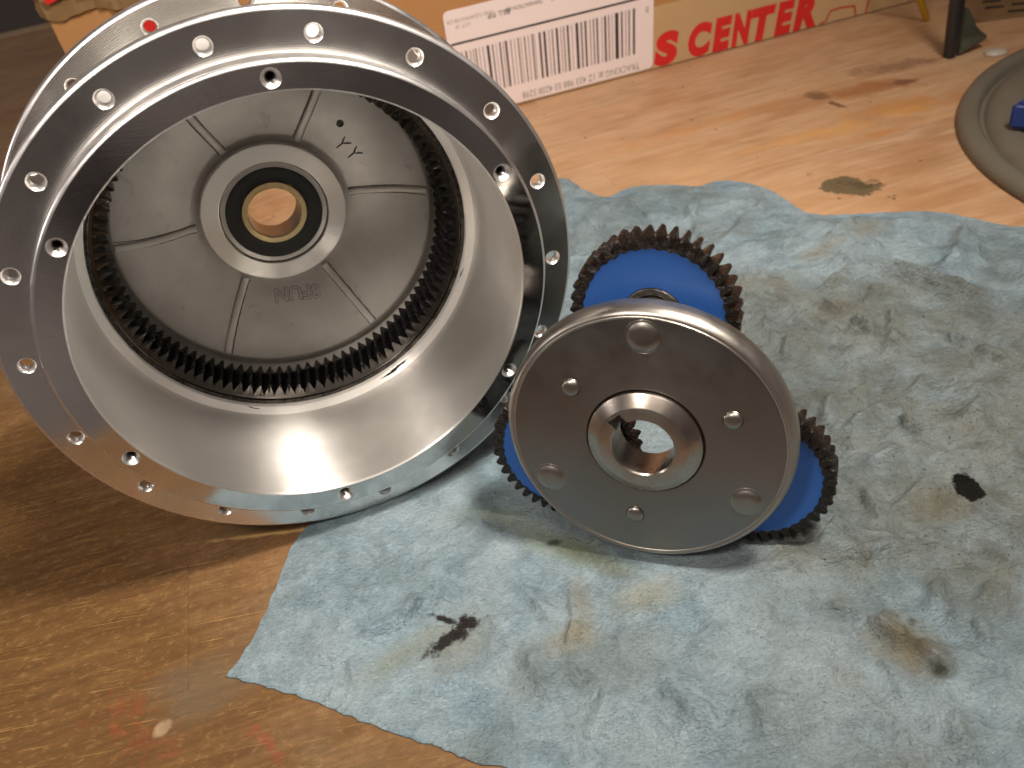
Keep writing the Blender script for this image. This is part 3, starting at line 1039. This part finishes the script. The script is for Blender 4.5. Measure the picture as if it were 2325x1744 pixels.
boss = lathe('bearing_boss', u((0.374, 1.19), (0.374, 1.148), (0.372, 1.1425), (0.368, 1.140), (0.284, 1.140), (0.280, 1.143), (0.279, 1.150), (0.279, 1.30)), M['boss'], hub, 240, sharp=30)
bearing = lathe('bearing', u((0.279, 1.30), (0.2745, 1.156), (0.272, 1.153), (0.249, 1.153), (0.247, 1.156), (0.246, 1.165)), M['race'], hub, 160)
lathe('bearing_seal', u((0.2475, 1.165), (0.2465, 1.1585), (0.244, 1.1575), (0.215, 1.1615), (0.180, 1.1615), (0.171, 1.159), (0.169, 1.166)), M['seal'], bearing, 160)
lathe('inner_race', u((0.1685, 1.166), (0.168, 1.155), (0.165, 1.1525), (0.140, 1.1525), (0.1345, 1.156), (0.133, 1.162)), M['brass'], bearing, 160)
lathe('spindle_bore', u((0.133, 1.162), (0.132, 1.30), (0.136, 1.312)), M['race'], bearing, 128)

# small drilled pit and the hand-written marks on the end wall


def wall_pt(x, y, off=-0.002):
    r = math.hypot(x, y)
    return Vector((x * U * MM, y * U * MM, (cone_d(r) + off) * U * MM))


bm = bmesh.new()
rings = []
for rr, dz in ((0.0175, -0.004), (0.0165, -0.0058), (0.0145, -0.0055), (0.0135, 0.0), (0.0, 0.0)):
    rings.append([bm.verts.new(wall_pt(0.392 + rr * math.cos(t * PI / 10), -0.437 + rr * math.sin(t * PI / 10), dz - 0.001)) for t in range(20)])
for A, B in zip(rings, rings[1:]):
    for i in range(20):
        bm.faces.new((A[i], A[(i + 1) % 20], B[(i + 1) % 20], B[i]))
from_bm('drilled_pit', bm, M['dark'], dish, sharp=60)


def stroke(bm, pts, wd, off=-0.0025):
    P_ = [Vector(p) for p in pts]
    prev = None
    for i, p in enumerate(P_):
        d = (P_[min(i + 1, len(P_) - 1)] - P_[max(i - 1, 0)]).normalized()
        nn = Vector((-d.y, d.x)) * wd * (0.55 if i in (0, len(P_) - 1) else 1)
        a = bm.verts.new(wall_pt(p.x + nn.x, p.y + nn.y, off)); b_ = bm.verts.new(wall_pt(p.x - nn.x, p.y - nn.y, off))
        if prev:
            bm.faces.new((prev[0], prev[1], b_, a))
        prev = (a, b_)


for ox, oy in ((0.0, 0.0), (0.052, 0.058)):
    bm = bmesh.new()
    stroke(bm, [(0.412 + ox, -0.365 + oy), (0.402 + ox, -0.345 + oy), (0.395 + ox, -0.325 + oy), (0.38 + ox, -0.312 + oy), (0.363 + ox, -0.298 + oy)], 0.0038)
    stroke(bm, [(0.400 + ox, -0.323 + oy), (0.42 + ox, -0.325 + oy), (0.440 + ox, -0.324 + oy)], 0.0042)
    from_bm('ink_mark', bm, M['ink'], dish, smooth=False)['label'] = 'hand-drawn dark Y mark'

# cast lettering, upside down as it stands
tx = text_mesh('cast_lettering', '8FUN', 0.0062, M['cast'], dish, extrude=0.00018, bevel=0.00006, sx=0.95, align='CENTER')
tg = text_mesh('lettering_outline', '8FUN', 0.0062, M['dark'], dish, extrude=0.00001, offset=0.00018, sx=0.95, align='CENTER')  # dark outline set just behind the raised letters
cz = cone_d(0.478)
px_, py_ = 0.036 * U * MM, 0.478 * U * MM
slope_k = (1.158 - 1.0035) / (0.785 - 0.43)
slope = math.atan(slope_k)
# local frame of the text: x along -x (turned half round), y towards the centre, normal towards the viewer (-z)
ax = Vector((-1, -0.07, 0)).normalized()
az = Vector((0, -math.sin(slope), -math.cos(slope)))
ay = az.cross(ax).normalized(); ax = ay.cross(az)
for ob, lift in ((tx, 0.0030), (tg, 0.0016)):
    q = Vector((px_, py_, cz * U * MM)) - ay * 0.0022 + az * lift * U * MM
    mm_ = Matrix(((ax.x, ay.x, az.x, q.x), (ax.y, ay.y, az.y, q.y), (ax.z, ay.z, az.z, q.z), (0, 0, 0, 1)))
    for v_ in ob.data.vertices:      # bend the letters onto the cone of the wall
        p_ = mm_ @ v_.co
        flat = cz * U * MM + (p_.y - py_) * (-slope_k)
        p_.z += cone_d(math.hypot(p_.x, p_.y) / (U * MM)) * U * MM - flat
        v_.co = p_

# ring gear
def ring_gear():
    NT = 100
    per = 10
    seg = NT * per
    tip, root = 0.797, 0.849
    d0, d1 = 0.722, 0.935
    tw = -0.036
    lay = [0, 0.06, 0.25, 0.5, 0.75, 0.94, 1]
    prof = [0, 0.14, 0.40, 0.68, 0.92, 1.0, 0.92, 0.68, 0.40, 0.14]

    rv = nrg.rand(len(lay), seg)
    bm = bmesh.new()
    rings = []
    for li, t in enumerate(lay):
        ring_ = []
        for i in range(seg):
            f = prof[i % per]
            if t in (0, 1):
                f *= 0.86
            a = 2 * PI * i / seg + tw * t
            r = root + (tip - root) * f + (rv[li, i] - 0.5) * 0.006
            d = d0 + (d1 - d0) * t
            if t == 0:
                d += 0.006 * f + (rv[li, i] - 0.5) * 0.002
            ring_.append(bm.verts.new((r * math.cos(a) * U * MM, r * math.sin(a) * U * MM, d * U * MM)))
        rings.append(ring_)
    for A, B in zip(rings, rings[1:]):
        for i in range(seg):
            j = (i + 1) % seg
            bm.faces.new((A[i], B[i], B[j], A[j]))
    # front land round the teeth
    land = []
    for r, d in ((0.855, 0.719), (0.862, 0.7185)):
        land.append([bm.verts.new((r * math.cos(2 * PI * i / seg) * U * MM, r * math.sin(2 * PI * i / seg) * U * MM, d * U * MM)) for i in range(seg)])
    seqs = [rings[0], land[0], land[1]]
    for A, B in zip(seqs, seqs[1:]):
        for i in range(seg):
            j = (i + 1) % seg
            bm.faces.new((A[i], A[j], B[j], B[i])).material_index = 1
    # back face
    bk = [bm.verts.new((0.862 * math.cos(2 * PI * i / seg + tw) * U * MM, 0.862 * math.sin(2 * PI * i / seg + tw) * U * MM, d1 * U * MM)) for i in range(seg)]
    A = rings[-1]
    for i in range(seg):
        j = (i + 1) % seg
        bm.faces.new((A[i], bk[i], bk[j], A[j]))
    o = from_bm('ring_gear', bm, [M['grease_black'], M['gear_front']], hub, sharp=40)
    lathe('gear_land', u((0.862, 0.7185), (0.874, 0.716), (0.876, 0.7135), (0.8765, 0.706), (0.879, 0.7045)), M['gear_front'], o, 240)
    lathe('greased_groove', u((0.879, 0.7045), (0.882, 0.708), (0.892, 0.708), (0.8945, 0.7015), (0.8965, 0.699)), M['grease_film'], o, 240)
    return o


ring_gear()

# grease smears on the bright lip
for (a_c, a_w, k) in ((62, 5.5, 0), (58, 2.5, 1), (112, 3, 2), (20, 3, 3)):
    bm = bmesh.new()
    prev = None
    for i in range(22):
        t = i / 21
        a = math.radians(a_c - a_w + 2 * a_w * t)
        wd = 0.007 * math.sin(PI * t) * (0.5 + rnd.random())
        c_ = 0.905 + 0.012 * math.sin(t * 3 + k) * t + rnd.random() * 0.002
        if k:
            wd *= 0.5
        p = []
        for r in (c_ - wd, c_ + wd * 0.8):
            r = min(max(r, 0.899), 0.929)
            d = 0.657 + (0.932 - r) / 0.032 * 0.013 - 0.0012
            p.append(bm.verts.new((r * math.cos(a) * U * MM, r * math.sin(a) * U * MM, d * U * MM)))
        if prev:
            bm.faces.new((prev[0], prev[1], p[1], p[0]))
        prev = p
    from_bm('grease_smear', bm, M['grease_black'], hub, smooth=False)

# ================================================================== PLANET CARRIER
V = 27.7
RC = ortho([[0.90733, -0.08171, 0.4124], [-0.41995, -0.12967, 0.89824], [-0.01992, -0.98818, -0.15197]])
car = empty('planet_gear_carrier', 'round grey steel carrier disc with three blue greased gears behind it, leaning on the towel', 'gear carrier',
            mat_rt(RC, (28.04, 156.37, 38.28)))
w_ = lambda *p: [(r * V, d * V) for r, d in p]
DC = (0.0, 0.0)
disc = lathe('carrier_disc', w_((0.515, 0.004), (0.56, 0.0), (1.160, 0.0)), M['steel_disc'], car, 240, sharp=60)
lathe('rounded_edge', w_((1.160, 0.0), (1.166, -0.005), (1.174, -0.006), (1.180, 0.003), (1.184, 0.003), (1.189, -0.002), (1.196, -0.001), (1.212, 0.008), (1.230, 0.028), (1.243, 0.058), (1.250, 0.095)),
             M['steel_edge'], disc, 240, sharp=60)
lathe('disc_rim', w_((1.250, 0.095), (1.252, 0.115), (1.250, 0.185), (1.242, 0.21), (1.22, 0.228), (1.19, 0.235), (0.30, 0.235)), M['steel_edge'], disc, 240, sharp=60)
# recessed groove and hub with keyway
lathe('hub_groove', w_((0.515, 0.004), (0.508, 0.012), (0.503, 0.045), (0.490, 0.045)), M['dark'], car, 160)
KA = math.radians(-133)


def bore_pts(n=240):
    out = []
    hw = 0.066
    rk = 0.355
    rb = 0.267
    ha = math.asin(hw / rb)
    for i in range(n):
        a = KA - PI + 2 * PI * (i + 0.5) / n
        da = a - KA
        if abs(da) < ha:
            # rectangular key slot
            r = rk / math.cos(da)
            if abs(r * math.sin(da)) > hw:
                r = hw / abs(math.sin(da))
            r = min(r, math.hypot(rk, hw))
        else:
            r = rb
        out.append((a, r))
    return out


bm = bmesh.new()
BP = bore_pts(720)


def ringv(fr, d):
    return [bm.verts.new((fr(a, r) * math.cos(a) * V * MM, fr(a, r) * math.sin(a) * V * MM, d * V * MM)) for a, r in BP]


seq = [ringv(lambda a, r: 0.492, 0.045), ringv(lambda a, r: 0.492, -0.02), ringv(lambda a, r: 0.482, -0.028), ringv(lambda a, r: 0.458, -0.040),
       ringv(lambda a, r: 0.392, -0.088), ringv(lambda a, r: 0.384, -0.091), ringv(lambda a, r: max(r + 0.014, 0.0), -0.091), ringv(lambda a, r: r, -0.080),
       ringv(lambda a, r: r, 0.235)]
for A, B in zip(seq, seq[1:]):
    n = len(A)
    for i in range(n):
        j = (i + 1) % n
        bm.faces.new((A[i], A[j], B[j], B[i]))
from_bm('carrier_hub', bm, M['steel_hub'], car, sharp=35)

for k in range(3):
    a = math.radians(-90 + 120 * k)
    c = (math.cos(a) * V, math.sin(a) * V)
    p = lathe('planet_pin', w_((0.154, 0.0012), (0.151, -0.0018), (0.147, -0.002), (0.143, 0.002), (0.138, 0.001), (0.124, -0.008), (0.105, -0.017), (0.085, -0.023), (0.06, -0.0255), (0.03, -0.026), (0.0, -0.026)),
              M['steel_pin'], car, 64, sharp=50)
    p.location = (c[0] * MM, c[1] * MM, 0)
for k in range(3):
    a = math.radians(-30 + 120 * k) + 0.1219
    R_ = 0.7861 * V
    p = lathe('rivet', w_((0.086, 0.001), (0.083, -0.004), (0.081, 0.004), (0.0805, -0.008), (0.076, -0.016), (0.066, -0.025), (0.050, -0.032), (0.030, -0.036), (0.012, -0.037), (0.0, -0.037)),
              M['steel_pin'], car, 48, sharp=50)
    p.location = (R_ * MM * math.cos(a), R_ * MM * math.sin(a), 0)

# planet gears


def planet_rim(parent, seed, flip):
    NT = 40; per = 10; seg = NT * per
    tip, root = 0.712, 0.612
    d0, d1 = 0.375, 0.655
    tw = 0.03
    rs = np.random.RandomState(seed)
    prof = [0, 0.12, 0.48, 0.84, 0.98, 1.0, 0.98, 0.84, 0.48, 0.12]
    lay = [0, 0.04, 0.25, 0.5, 0.75, 0.96, 1]
    rv = rs.rand(len(lay), seg)
    per_tooth = rs.rand(NT)
    bm = bmesh.new()
    rings = []
    ph = rs.rand() * 0.15
    for li, t in enumerate(lay):
        rg = []
        for i in range(seg):
            f = prof[i % per] * (0.95 + 0.08 * per_tooth[i // per])
            if t in (0, 1):
                f *= 0.93
            a = 2 * PI * i / seg + tw * t + ph
            r = root + (tip - root) * f + (rv[li, i] - 0.5) * 0.012
            rg.append(bm.verts.new((r * math.cos(a) * V * MM, r * math.sin(a) * V * MM, (d0 + (d1 - d0) * t + (rv[li, i] - 0.5) * 0.006 * (t == 0)) * V * MM)))
        rings.append(rg)
    for A, B in zip(rings, rings[1:]):
        for i in range(seg):
            j = (i + 1) % seg
            bm.faces.new((A[i], B[i], B[j], A[j]))
    for end, dz in ((0, -0.003), (-1, 0.0)):
        A = rings[end]
        inner = []
        for i in range(seg):
            a = 2 * PI * i / seg + (0 if end == 0 else tw) + ph
            r = 0.597 + 0.007 * math.sin(a * 40 + 1) + 0.012 * (vn1(a * 7 + seed) - 0.5)
            inner.append(bm.verts.new((r * math.cos(a) * V * MM, r * math.sin(a) * V * MM, ((d0 if end == 0 else d1) + dz) * V * MM)))
        for i in range(seg):
            j = (i + 1) % seg
            bm.faces.new((A[i], A[j], inner[j], inner[i]))
        if end == 0:
            inn2 = [bm.verts.new((v_.co.x * 0.995, v_.co.y * 0.995, (d0 + 0.006) * V * MM)) for v_ in inner]
            for i in range(seg):
                j = (i + 1) % seg
                bm.faces.new((inner[i], inner[j], inn2[j], inn2[i]))
    return from_bm('toothed_rim', bm, M['grease_brown'], parent, sharp=45)


def vn1(t):
    i = math.floor(t); f = t - i
    f = f * f * (3 - 2 * f)
    h = lambda k: (math.sin(k * 127.1) * 43758.5453) % 1
    return h(i) * (1 - f) + h(i + 1) * f


for k in range(3):
    a = math.radians(-90 + 120 * k)
    g = lathe('planet_gear', w_((0.615, 0.379), (0.262, 0.379), (0.258, 0.383), (0.256, 0.40), (0.256, 0.62), (0.26, 0.650), (0.615, 0.650)), M['blue_nylon'], car, 128)
    g.location = (math.cos(a) * V * MM, math.sin(a) * V * MM, 0)
    planet_rim(g, 11 + k, k)
    lathe('rear_dark_web', w_((0.26, 0.6515), (0.40, 0.668), (0.60, 0.6515)), M['grease_film'], g, 96)  # unseen dark web, added so the hub ring reflects dark here
    lathe('gear_bushing', w_((0.256, 0.40), (0.254, 0.368), (0.250, 0.362), (0.205, 0.362), (0.20, 0.366), (0.199, 0.42), (0.14, 0.42)), M['grease_film'], g, 96)
    lathe('gear_shaft', w_((0.19, 0.42), (0.19, 0.335), (0.16, 0.33), (0.16, 0.235)), M['steel_pin'], g, 64)
    lathe('shaft_end', w_((0.22, 0.64), (0.22, 0.70), (0.20, 0.712), (0.0, 0.712)), M['steel_pin'], g, 64)

# ================================================================== CARDBOARD BOX
E1 = Vector((0.9846, 0.1747, 0)); E2 = Vector((0.0305, -0.1718, 0.9847)); NN = Vector((0.1721, -0.9695, -0.1745))
E2 = (E2 - E2.dot(E1) * E1).normalized(); NN = E1.cross(E2)
box_m = Matrix(((E1.x, E2.x, NN.x, 0.030), (E1.y, E2.y, NN.y, 0.494), (E1.z, E2.z, NN.z, 0.0006), (0, 0, 0, 1)))
box = empty('cardboard_box', 'brown cardboard box with a white barcode label and red printed tape behind the hub', 'cardboard box', box_m)


def box_panels():
    """the carton in its own frame: x along the front, y up the front, z out of the front"""
    # front and rear lean alike: the carton is pushed out of square
    up = Vector((0, 1, 0))
    back = Vector((0, -0.1745, -0.9847)) * 0.21
    X0, X1, Hh = -0.209, 0.42, 0.175
    def quad(name, a, b_, c, d, nrm, th=0.003, m=None):
        bm = bmesh.new()
        n_ = Vector(nrm).normalized() * th
        f = [bm.verts.new(p) for p in (a, b_, c, d)]
        g_ = [bm.verts.new(Vector(p) - n_) for p in (a, b_, c, d)]
        bm.faces.new(f); bm.faces.new(g_[::-1])
        for i in range(4):
            bm.faces.new((f[i], f[(i + 1) % 4], g_[(i + 1) % 4], g_[i]))
        o = from_bm(name, bm, m or M['card'], box, smooth=False)
        return o
    A = Vector((X0, 0, 0)); B = Vector((X1, 0, 0)); C_ = B + up * Hh; D = A + up * Hh
    quad('front_panel', A, B, C_, D, (0, 0, 1))
    quad('side_panel', A + Vector((0.0005, 0, -0.0032)), D + Vector((0.0005, 0, -0.0032)), D + back, A + back, (-1, 0, 0))
    quad('side_panel', B + Vector((-0.0005, 0, -0.0032)), C_ + Vector((-0.0005, 0, -0.0032)), C_ + back, B + back, (1, 0, 0))
    quad('rear_panel', A + back, B + back, C_ + back, D + back, (0, 0, -1))
    quad('top_flap', D + Vector((0, 0.0003, 0)), C_ + Vector((0, 0.0003, 0)), C_ + back + Vector((0, 0.0003, 0)), D + back + Vector((0, 0.0003, 0)), (0, 0.98, -0.17))
    quad('base_panel', A + Vector((0, 0.0032, -0.0035)), B + Vector((0, 0.0032, -0.0035)), B + back + Vector((0, 0.0032, 0.0035)), A + back + Vector((0, 0.0032, 0.0035)), (0, -0.98, 0.17), 0.002)


box_panels()


def sheet(name, pts, z, m, parent=None, th=0.00012, rounding=None):
    bm = bmesh.new()
    poly_prism(bm, pts, z - th / MM, z)
    o = from_bm(name, bm, m, parent or box, smooth=False)
    return o


# tape band along the foot of the box
tape_pts = [(-150, 0.2), (418, 0.2), (418, 36.2)] + [(418 - i * 14.2, 36.0 + 0.3 * math.sin(i * 1.7)) for i in range(1, 40)]
tape = sheet('paper_tape', tape_pts, 0.30, M['tape'], th=0.0002)
tape['label'] = 'tan paper tape with bold red capitals'
# red printed letters
fnt = 0.0
x = 85.6


def letter(ch, x0, x1, y0, y1, off=0.0014, m=None, par=None, z=0.36, sh=0.10):
    o = text_mesh('printed_letter', ch, 0.02, m or M['print_red'], par or tape, offset=off, shear=sh, resol=5)
    me = o.data
    co = np.array([v_.co[:] for v_ in me.vertices])
    mn = co.min(0); mx = co.max(0)
    co[:, 0] = (co[:, 0] - mn[0]) / (mx[0] - mn[0]) * (x1 - x0) * MM + x0 * MM
    co[:, 1] = (co[:, 1] - mn[1]) / (mx[1] - mn[1]) * (y1 - y0) * MM + y0 * MM
    co[:, 2] = z * MM
    me.vertices.foreach_set('co', co.ravel())
    me.update()
    return o


for ch, a, b_ in (('S', 86, 101), ('C', 107, 121.5), ('E', 122.5, 134), ('N', 134.6, 146.3), ('T', 146.0, 161.5), ('E', 162, 173.5), ('R', 174.2, 189.5)):
    letter(ch, a, b_, 0.4, 20.6)
# registered-mark dot and thin red outline drawing beyond the last letter
bm = bmesh.new()


def thin_line(bm, pts, wd=0.55, z=0.36):
    for p, q in zip(pts, pts[1:]):
        p = Vector(p); q = Vector(q); d = (q - p).normalized(); n_ = Vector((-d.y, d.x)) * wd
        vs_ = [bm.verts.new(((c.x) * MM, (c.y) * MM, z * MM)) for c in (p + n_ - d * wd, p - n_ - d * wd, q - n_ + d * wd, q + n_ + d * wd)]
        bm.faces.new(vs_)
        z += 0.004


thin_line(bm, [(192.4, 0.8), (196.0, 1.8), (198.2, 7.3), (204, 7.8), (214, 6.6), (215.8, 0.6)])
thin_line(bm, [(222.7, 0.6), (223.2, 9.5), (228, 11.5), (246, 10.5)], z=0.38)
thin_line(bm, [(190.5, 18.2), (194, 19.3)], 0.6, z=0.40)
thin_line(bm, [(212, 14), (213.5, 24)], 0.3, z=0.42)
thin_line(bm, [(252, 0.6), (253, 8), (262, 8), (263, 1)], 0.35, z=0.44)
from_bm('printed_outline', bm, M['print_red_thin'], tape, smooth=False)

# shipping label
def rrect(x0, y0, x1, y1, r, n=8):
    out = []
    for cx_, cy_, a0 in ((x1 - r, y1 - r, 0), (x0 + r, y1 - r, 90), (x0 + r, y0 + r, 180), (x1 - r, y0 + r, 270)):
        for i in range(n + 1):
            a = math.radians(a0 + 90 * i / n)
            out.append((cx_ + r * math.cos(a), cy_ + r * math.sin(a)))
    return out


lab = sheet('shipping_label', rrect(-31.3, 1.2, 85.2, 61.0, 3.0), 0.52, M['label'], th=0.0002)
lab['label'] = 'white shipping label with a black barcode, stuck on upside down'
z = 0.56
bm = bmesh.new()
poly_prism(bm, [(-29.5, 42.5), (77.2, 42.5), (77.2, 43.7), (-29.5, 43.7)], 0.50, z)
from_bm('printed_rule', bm, M['print_black'], lab, smooth=False)
bars = [(-27, 1), (-24.5, .6), (-22.4, 1.2), (-19.9, .5), (-18.3, .5), (-17.0, .9), (-14.9, .4), (-12.8, .5), (-10.6, 2.0, 1), (-7.6, .9), (-5.5, .35), (-3.6, 1.1), (-1.6, .4), (-.4, 1.6), (2.6, .6), (4.7, .4), (6.7, .9), (8.4, .4), (10.3, .9), (12.5, .5),
        (14.6, 1.0), (16.0, .4), (18.6, 1.6, 1), (21.2, 1.8), (24.2, .5), (26.0, .9), (28.3, 1.7), (31, .5), (32.6, .8), (34.6, 1.5), (37.4, .4), (39.6, 2.2), (42.6, 1.1), (44.8, 1.5), (47.8, .6), (49.7, .9), (51.6, 1.3), (54.6, .4), (56.2, 1.6),
        (58.6, .8), (60.6, .4), (62.5, 2.8), (66.0, 1.3), (68.6, .5), (70.4, 1.0), (73.0, 1.7)]
for bb in bars:
    bm = bmesh.new()
    x0 = bb[0]; wd = bb[1] * 0.72
    poly_prism(bm, [(x0, 12.0), (x0 + wd, 12.0), (x0 + wd, 38.3), (x0, 38.3)], 0.50, z)
    from_bm('printed_bar', bm, M['print_black'], lab, smooth=False)


def line_text(s, size, x, y, rot=0.0, m=None, off=0.0, sx=1.0):
    o = text_mesh('printed_text', s, size, m or M['print_grey'], lab, offset=off, sx=sx, resol=2)
    o.location = (x * MM, y * MM, z * MM)
    o.rotation_euler = (0, 0, rot)
    return o


line_text('TRACKING #: 1Z 433 988 03 4208 5298', 0.0058, 77, 6.6, PI, M['print_grey'], 0.00004, 0.72)
line_text('ONE CLEARWATER DR', 0.0030, -4.5, 56.2, PI, M['print_grey'], 0.0, 0.82)
line_text('LOT 18', 0.0028, -17.5, 52.8, PI, M['print_grey'], 0.0, 0.9)
line_text('BILL: P/P', 0.0040, 4.2, 54.8, PI, M['print_black'], 0.00003, 0.85)
line_text('TRANSACTION REF', 0.0030, 22.5, 55.5, PI, M['print_black'], 0.0, 0.8)
line_text('#1042', 0.0030, 33.0, 55.5, PI, M['print_black'], 0.0, 0.8)
line_text('B', 0.0050, 82.5, 37.5, PI, M['print_grey'], 0.0, 0.8)

# torn, crinkled tape round the left corner
bm = bmesh.new()
nx, ny = 26, 10
rr_ = np.random.RandomState(3)
grid = []
for j in range(ny + 1):
    row_ = []
    for i in range(nx + 1):
        xx = -211.5 + 62 * i / nx
        lowv = 100.5 - 1.6 * math.sin(i * 0.5) - 0.18 * i + rr_.rand() * 1.0
        yy = lowv + (135 - lowv) * j / ny
        zz = 0.5 + 1.6 * rr_.rand() * (1 if j < 6 else 0.6)
        if i == 0:
            xx -= 1.5 * rr_.rand(); zz = -3 * rr_.rand()
        row_.append(bm.verts.new((xx * MM, yy * MM, zz * MM)))
    grid.append(row_)
for j in range(ny):
    for i in range(nx):
        bm.faces.new((grid[j][i], grid[j][i + 1], grid[j + 1][i + 1], grid[j + 1][i]))
bmesh.ops.solidify(bm, geom=bm.faces[:], thickness=0.0003)
tt = from_bm('torn_tape', bm, M['tape_torn'], box, sharp=20)
tt['label'] = 'crinkled torn paper tape at the upper left corner'
bm = bmesh.new()
poly_prism(bm, [(-206, 107), (-190, 111), (-172, 117), (-173, 123), (-192, 116), (-207, 111)], 2.9, 3.1)
poly_prism(bm, [(-180, 108), (-160, 113), (-150, 119), (-152, 124), (-170, 116)], 2.9, 3.1)
from_bm('printed_mark', bm, M['print_red'], tt, smooth=False)
# red printed patch seen through the rear flange's spoke hole
bm = bmesh.new()
poly_prism(bm, rrect(-178, 82, -158, 97, 2), 0.05, 0.25)
from_bm('printed_patch', bm, M['print_red'], box, smooth=False)

# ================================================================== ROUND DISH AT THE RIGHT
dm = Matrix.Translation((0.334, 0.306, 0))
tray = lathe('round_parts_tray', [(0, 3.0), (52, 3.0), (60, 3.2), (66, 4.6), (70, 4.6), (74, 2.8), (84, 2.8), (88, 3.6), (91, 5.8), (95, 6.2), (98, 5.2), (100, 2.4), (103, 2.2), (106, 4.4), (110, 6.0), (115, 6.0), (118, 4.6), (120, 1.8), (121.8, 1.8), (122.6, 4.6), (124, 5.8),
                                  (127.5, 6.0), (130.0, 4.8), (131.2, 2.6), (131, 1.0), (130, 0.15), (0, 0.15)], M['dish'], None, 160, sharp=40)
tray.matrix_world = dm
tag(tray, 'dusty grey round dish with stepped rings at the right edge of the bench', 'dish')

# dark blue piece lying in the dish
bm = bmesh.new()
prof = [(-55, -4), (-49, -9), (20, -27), (60, -30), (60, 24), (20, 15), (-46, 1)]
poly_prism(bm, prof, 0, 11)
bmesh.ops.bevel(bm, geom=bm.edges[:] , offset=0.0016, segments=3, affect='EDGES')
bl = from_bm('blue_handle', bm, M['blue_cover'], None, sharp=40)
bl.matrix_world = Matrix.Translation((0.279, 0.342, 0.0068)) @ Matrix.Rotation(-0.02, 4, 'Z')
tag(bl, 'dark blue plastic handle lying in the grey dish', 'handle')

# ================================================================== BLACK POST WITH FLARED FOOT
post = empty('tool_stand', 'black upright post with a small glossy flared foot, standing beyond the dish', 'stand', Matrix.Translation((0.2545, 0.4435, 0)) @ Matrix.Rotation(math.radians(9), 4, 'Z'))
lathe('post', [(0, 0.2), (2.7, 0.2), (3.1, 0.8), (3.3, 2), (3.6, 16), (3.9, 60), (3.9, 160), (3.5, 160.5), (0, 160.5)], M['post'], post, 48)
bm = bmesh.new()
pts = [(3.6, 0.6), (19.5, 4.6), (20.2, 5.2), (20.2, 7.2), (18.2, 8.2), (14.8, 10.2), (11.8, 13.0), (9.8, 16.4), (8.6, 20.0), (6.8, 22.8), (3.6, 24.5)]
vs0 = [bm.verts.new((x_ * MM, (-2.6 + 1.4 * (x_ / 20)) * MM, y_ * MM)) for x_, y_ in pts]
vs1 = [bm.verts.new((x_ * MM, (2.6 + 2.4 * (x_ / 20)) * MM, y_ * MM)) for x_, y_ in pts]
bm.faces.new(vs0); bm.faces.new(vs1[::-1])
for i in range(len(pts)):
    j = (i + 1) % len(pts)
    bm.faces.new((vs0[i], vs1[i], vs1[j], vs0[j]))
bmesh.ops.bevel(bm, geom=bm.edges[:], offset=0.0005, segments=2, affect='EDGES')
from_bm('flared_foot', bm, M['chrome'], post, sharp=40)

# yellow rod
rod = lathe('yellow_rod', [(0, 0), (1.0, 0.0), (1.7, 1.2), (1.75, 6), (2.0, 12), (2.0, 110), (0, 110)], M['yellow'], None, 32)
rod.matrix_world = Matrix.Translation((0.2715, 0.5016, 0.0003)) @ Matrix.Rotation(math.radians(-26), 4, 'Y') @ Matrix.Rotation(math.radians(4), 4, 'X')
tag(rod, 'thin yellow metal rod standing near the right end of the box', 'rod')

# slotted brown panel at the far right
bm = bmesh.new()
W_, D_ = 90, 60
poly_prism(bm, [(-10, 0), (W_, 0), (W_, D_), (-10, D_)], 0.1, 1.4)
M['panel'] = simple('brown_board', (0.17, 0.10, 0.045), 0.6, bs=0.1)
M['slot'] = simple('black_marks', (0.012, 0.009, 0.009), 0.7)
pn = from_bm('slotted_board', bm, M['panel'], None, smooth=False)
pn.matrix_world = Matrix.Translation((0.3005, 0.482, 0)) @ Matrix.Rotation(math.radians(-10), 4, 'Z')
tag(pn, 'brown board with two rows of short black slots behind the dish', 'board')
for r_, (y_, xs) in enumerate(((6.0, (8, 24, 41, 58)), (17.0, (0, 14, 30, 47, 64)), (28.0, (2, 19, 36, 53)))):
    for x_ in xs:
        bm = bmesh.new()
        poly_prism(bm, [(x_, y_), (x_ + 9.5, y_ - 1.2), (x_ + 11, y_ + 2.2), (x_ + 1.5, y_ + 3.8)], 1.2, 1.5)
        from_bm('slot', bm, M['slot'], pn, smooth=False)

# small pale crumb of dried glue
bm = bmesh.new()
bmesh.ops.create_icosphere(bm, subdivisions=3, radius=1.0)
for v_ in bm.verts:
    n_ = vn1(v_.co.x * 2.3 + 5) + vn1(v_.co.y * 2.9 + 9)
    v_.co = Vector((v_.co.x * 6.0, v_.co.y * 4.0, max(v_.co.z, -0.1) * 2.2)) * (0.75 + 0.3 * n_) * MM
M['glue'] = simple('pale_dried_glue', (0.34, 0.30, 0.24), 0.5, bs=0.3, bscale=200)
gl = from_bm('glue_crumb', bm, M['glue'], None, sharp=60)
gl.location = (0.2755, 0.4365, 0.0003)
tag(gl, 'small pale crumb of dried glue between the post and the dish', 'crumb')

bpy.context.view_layer.update()
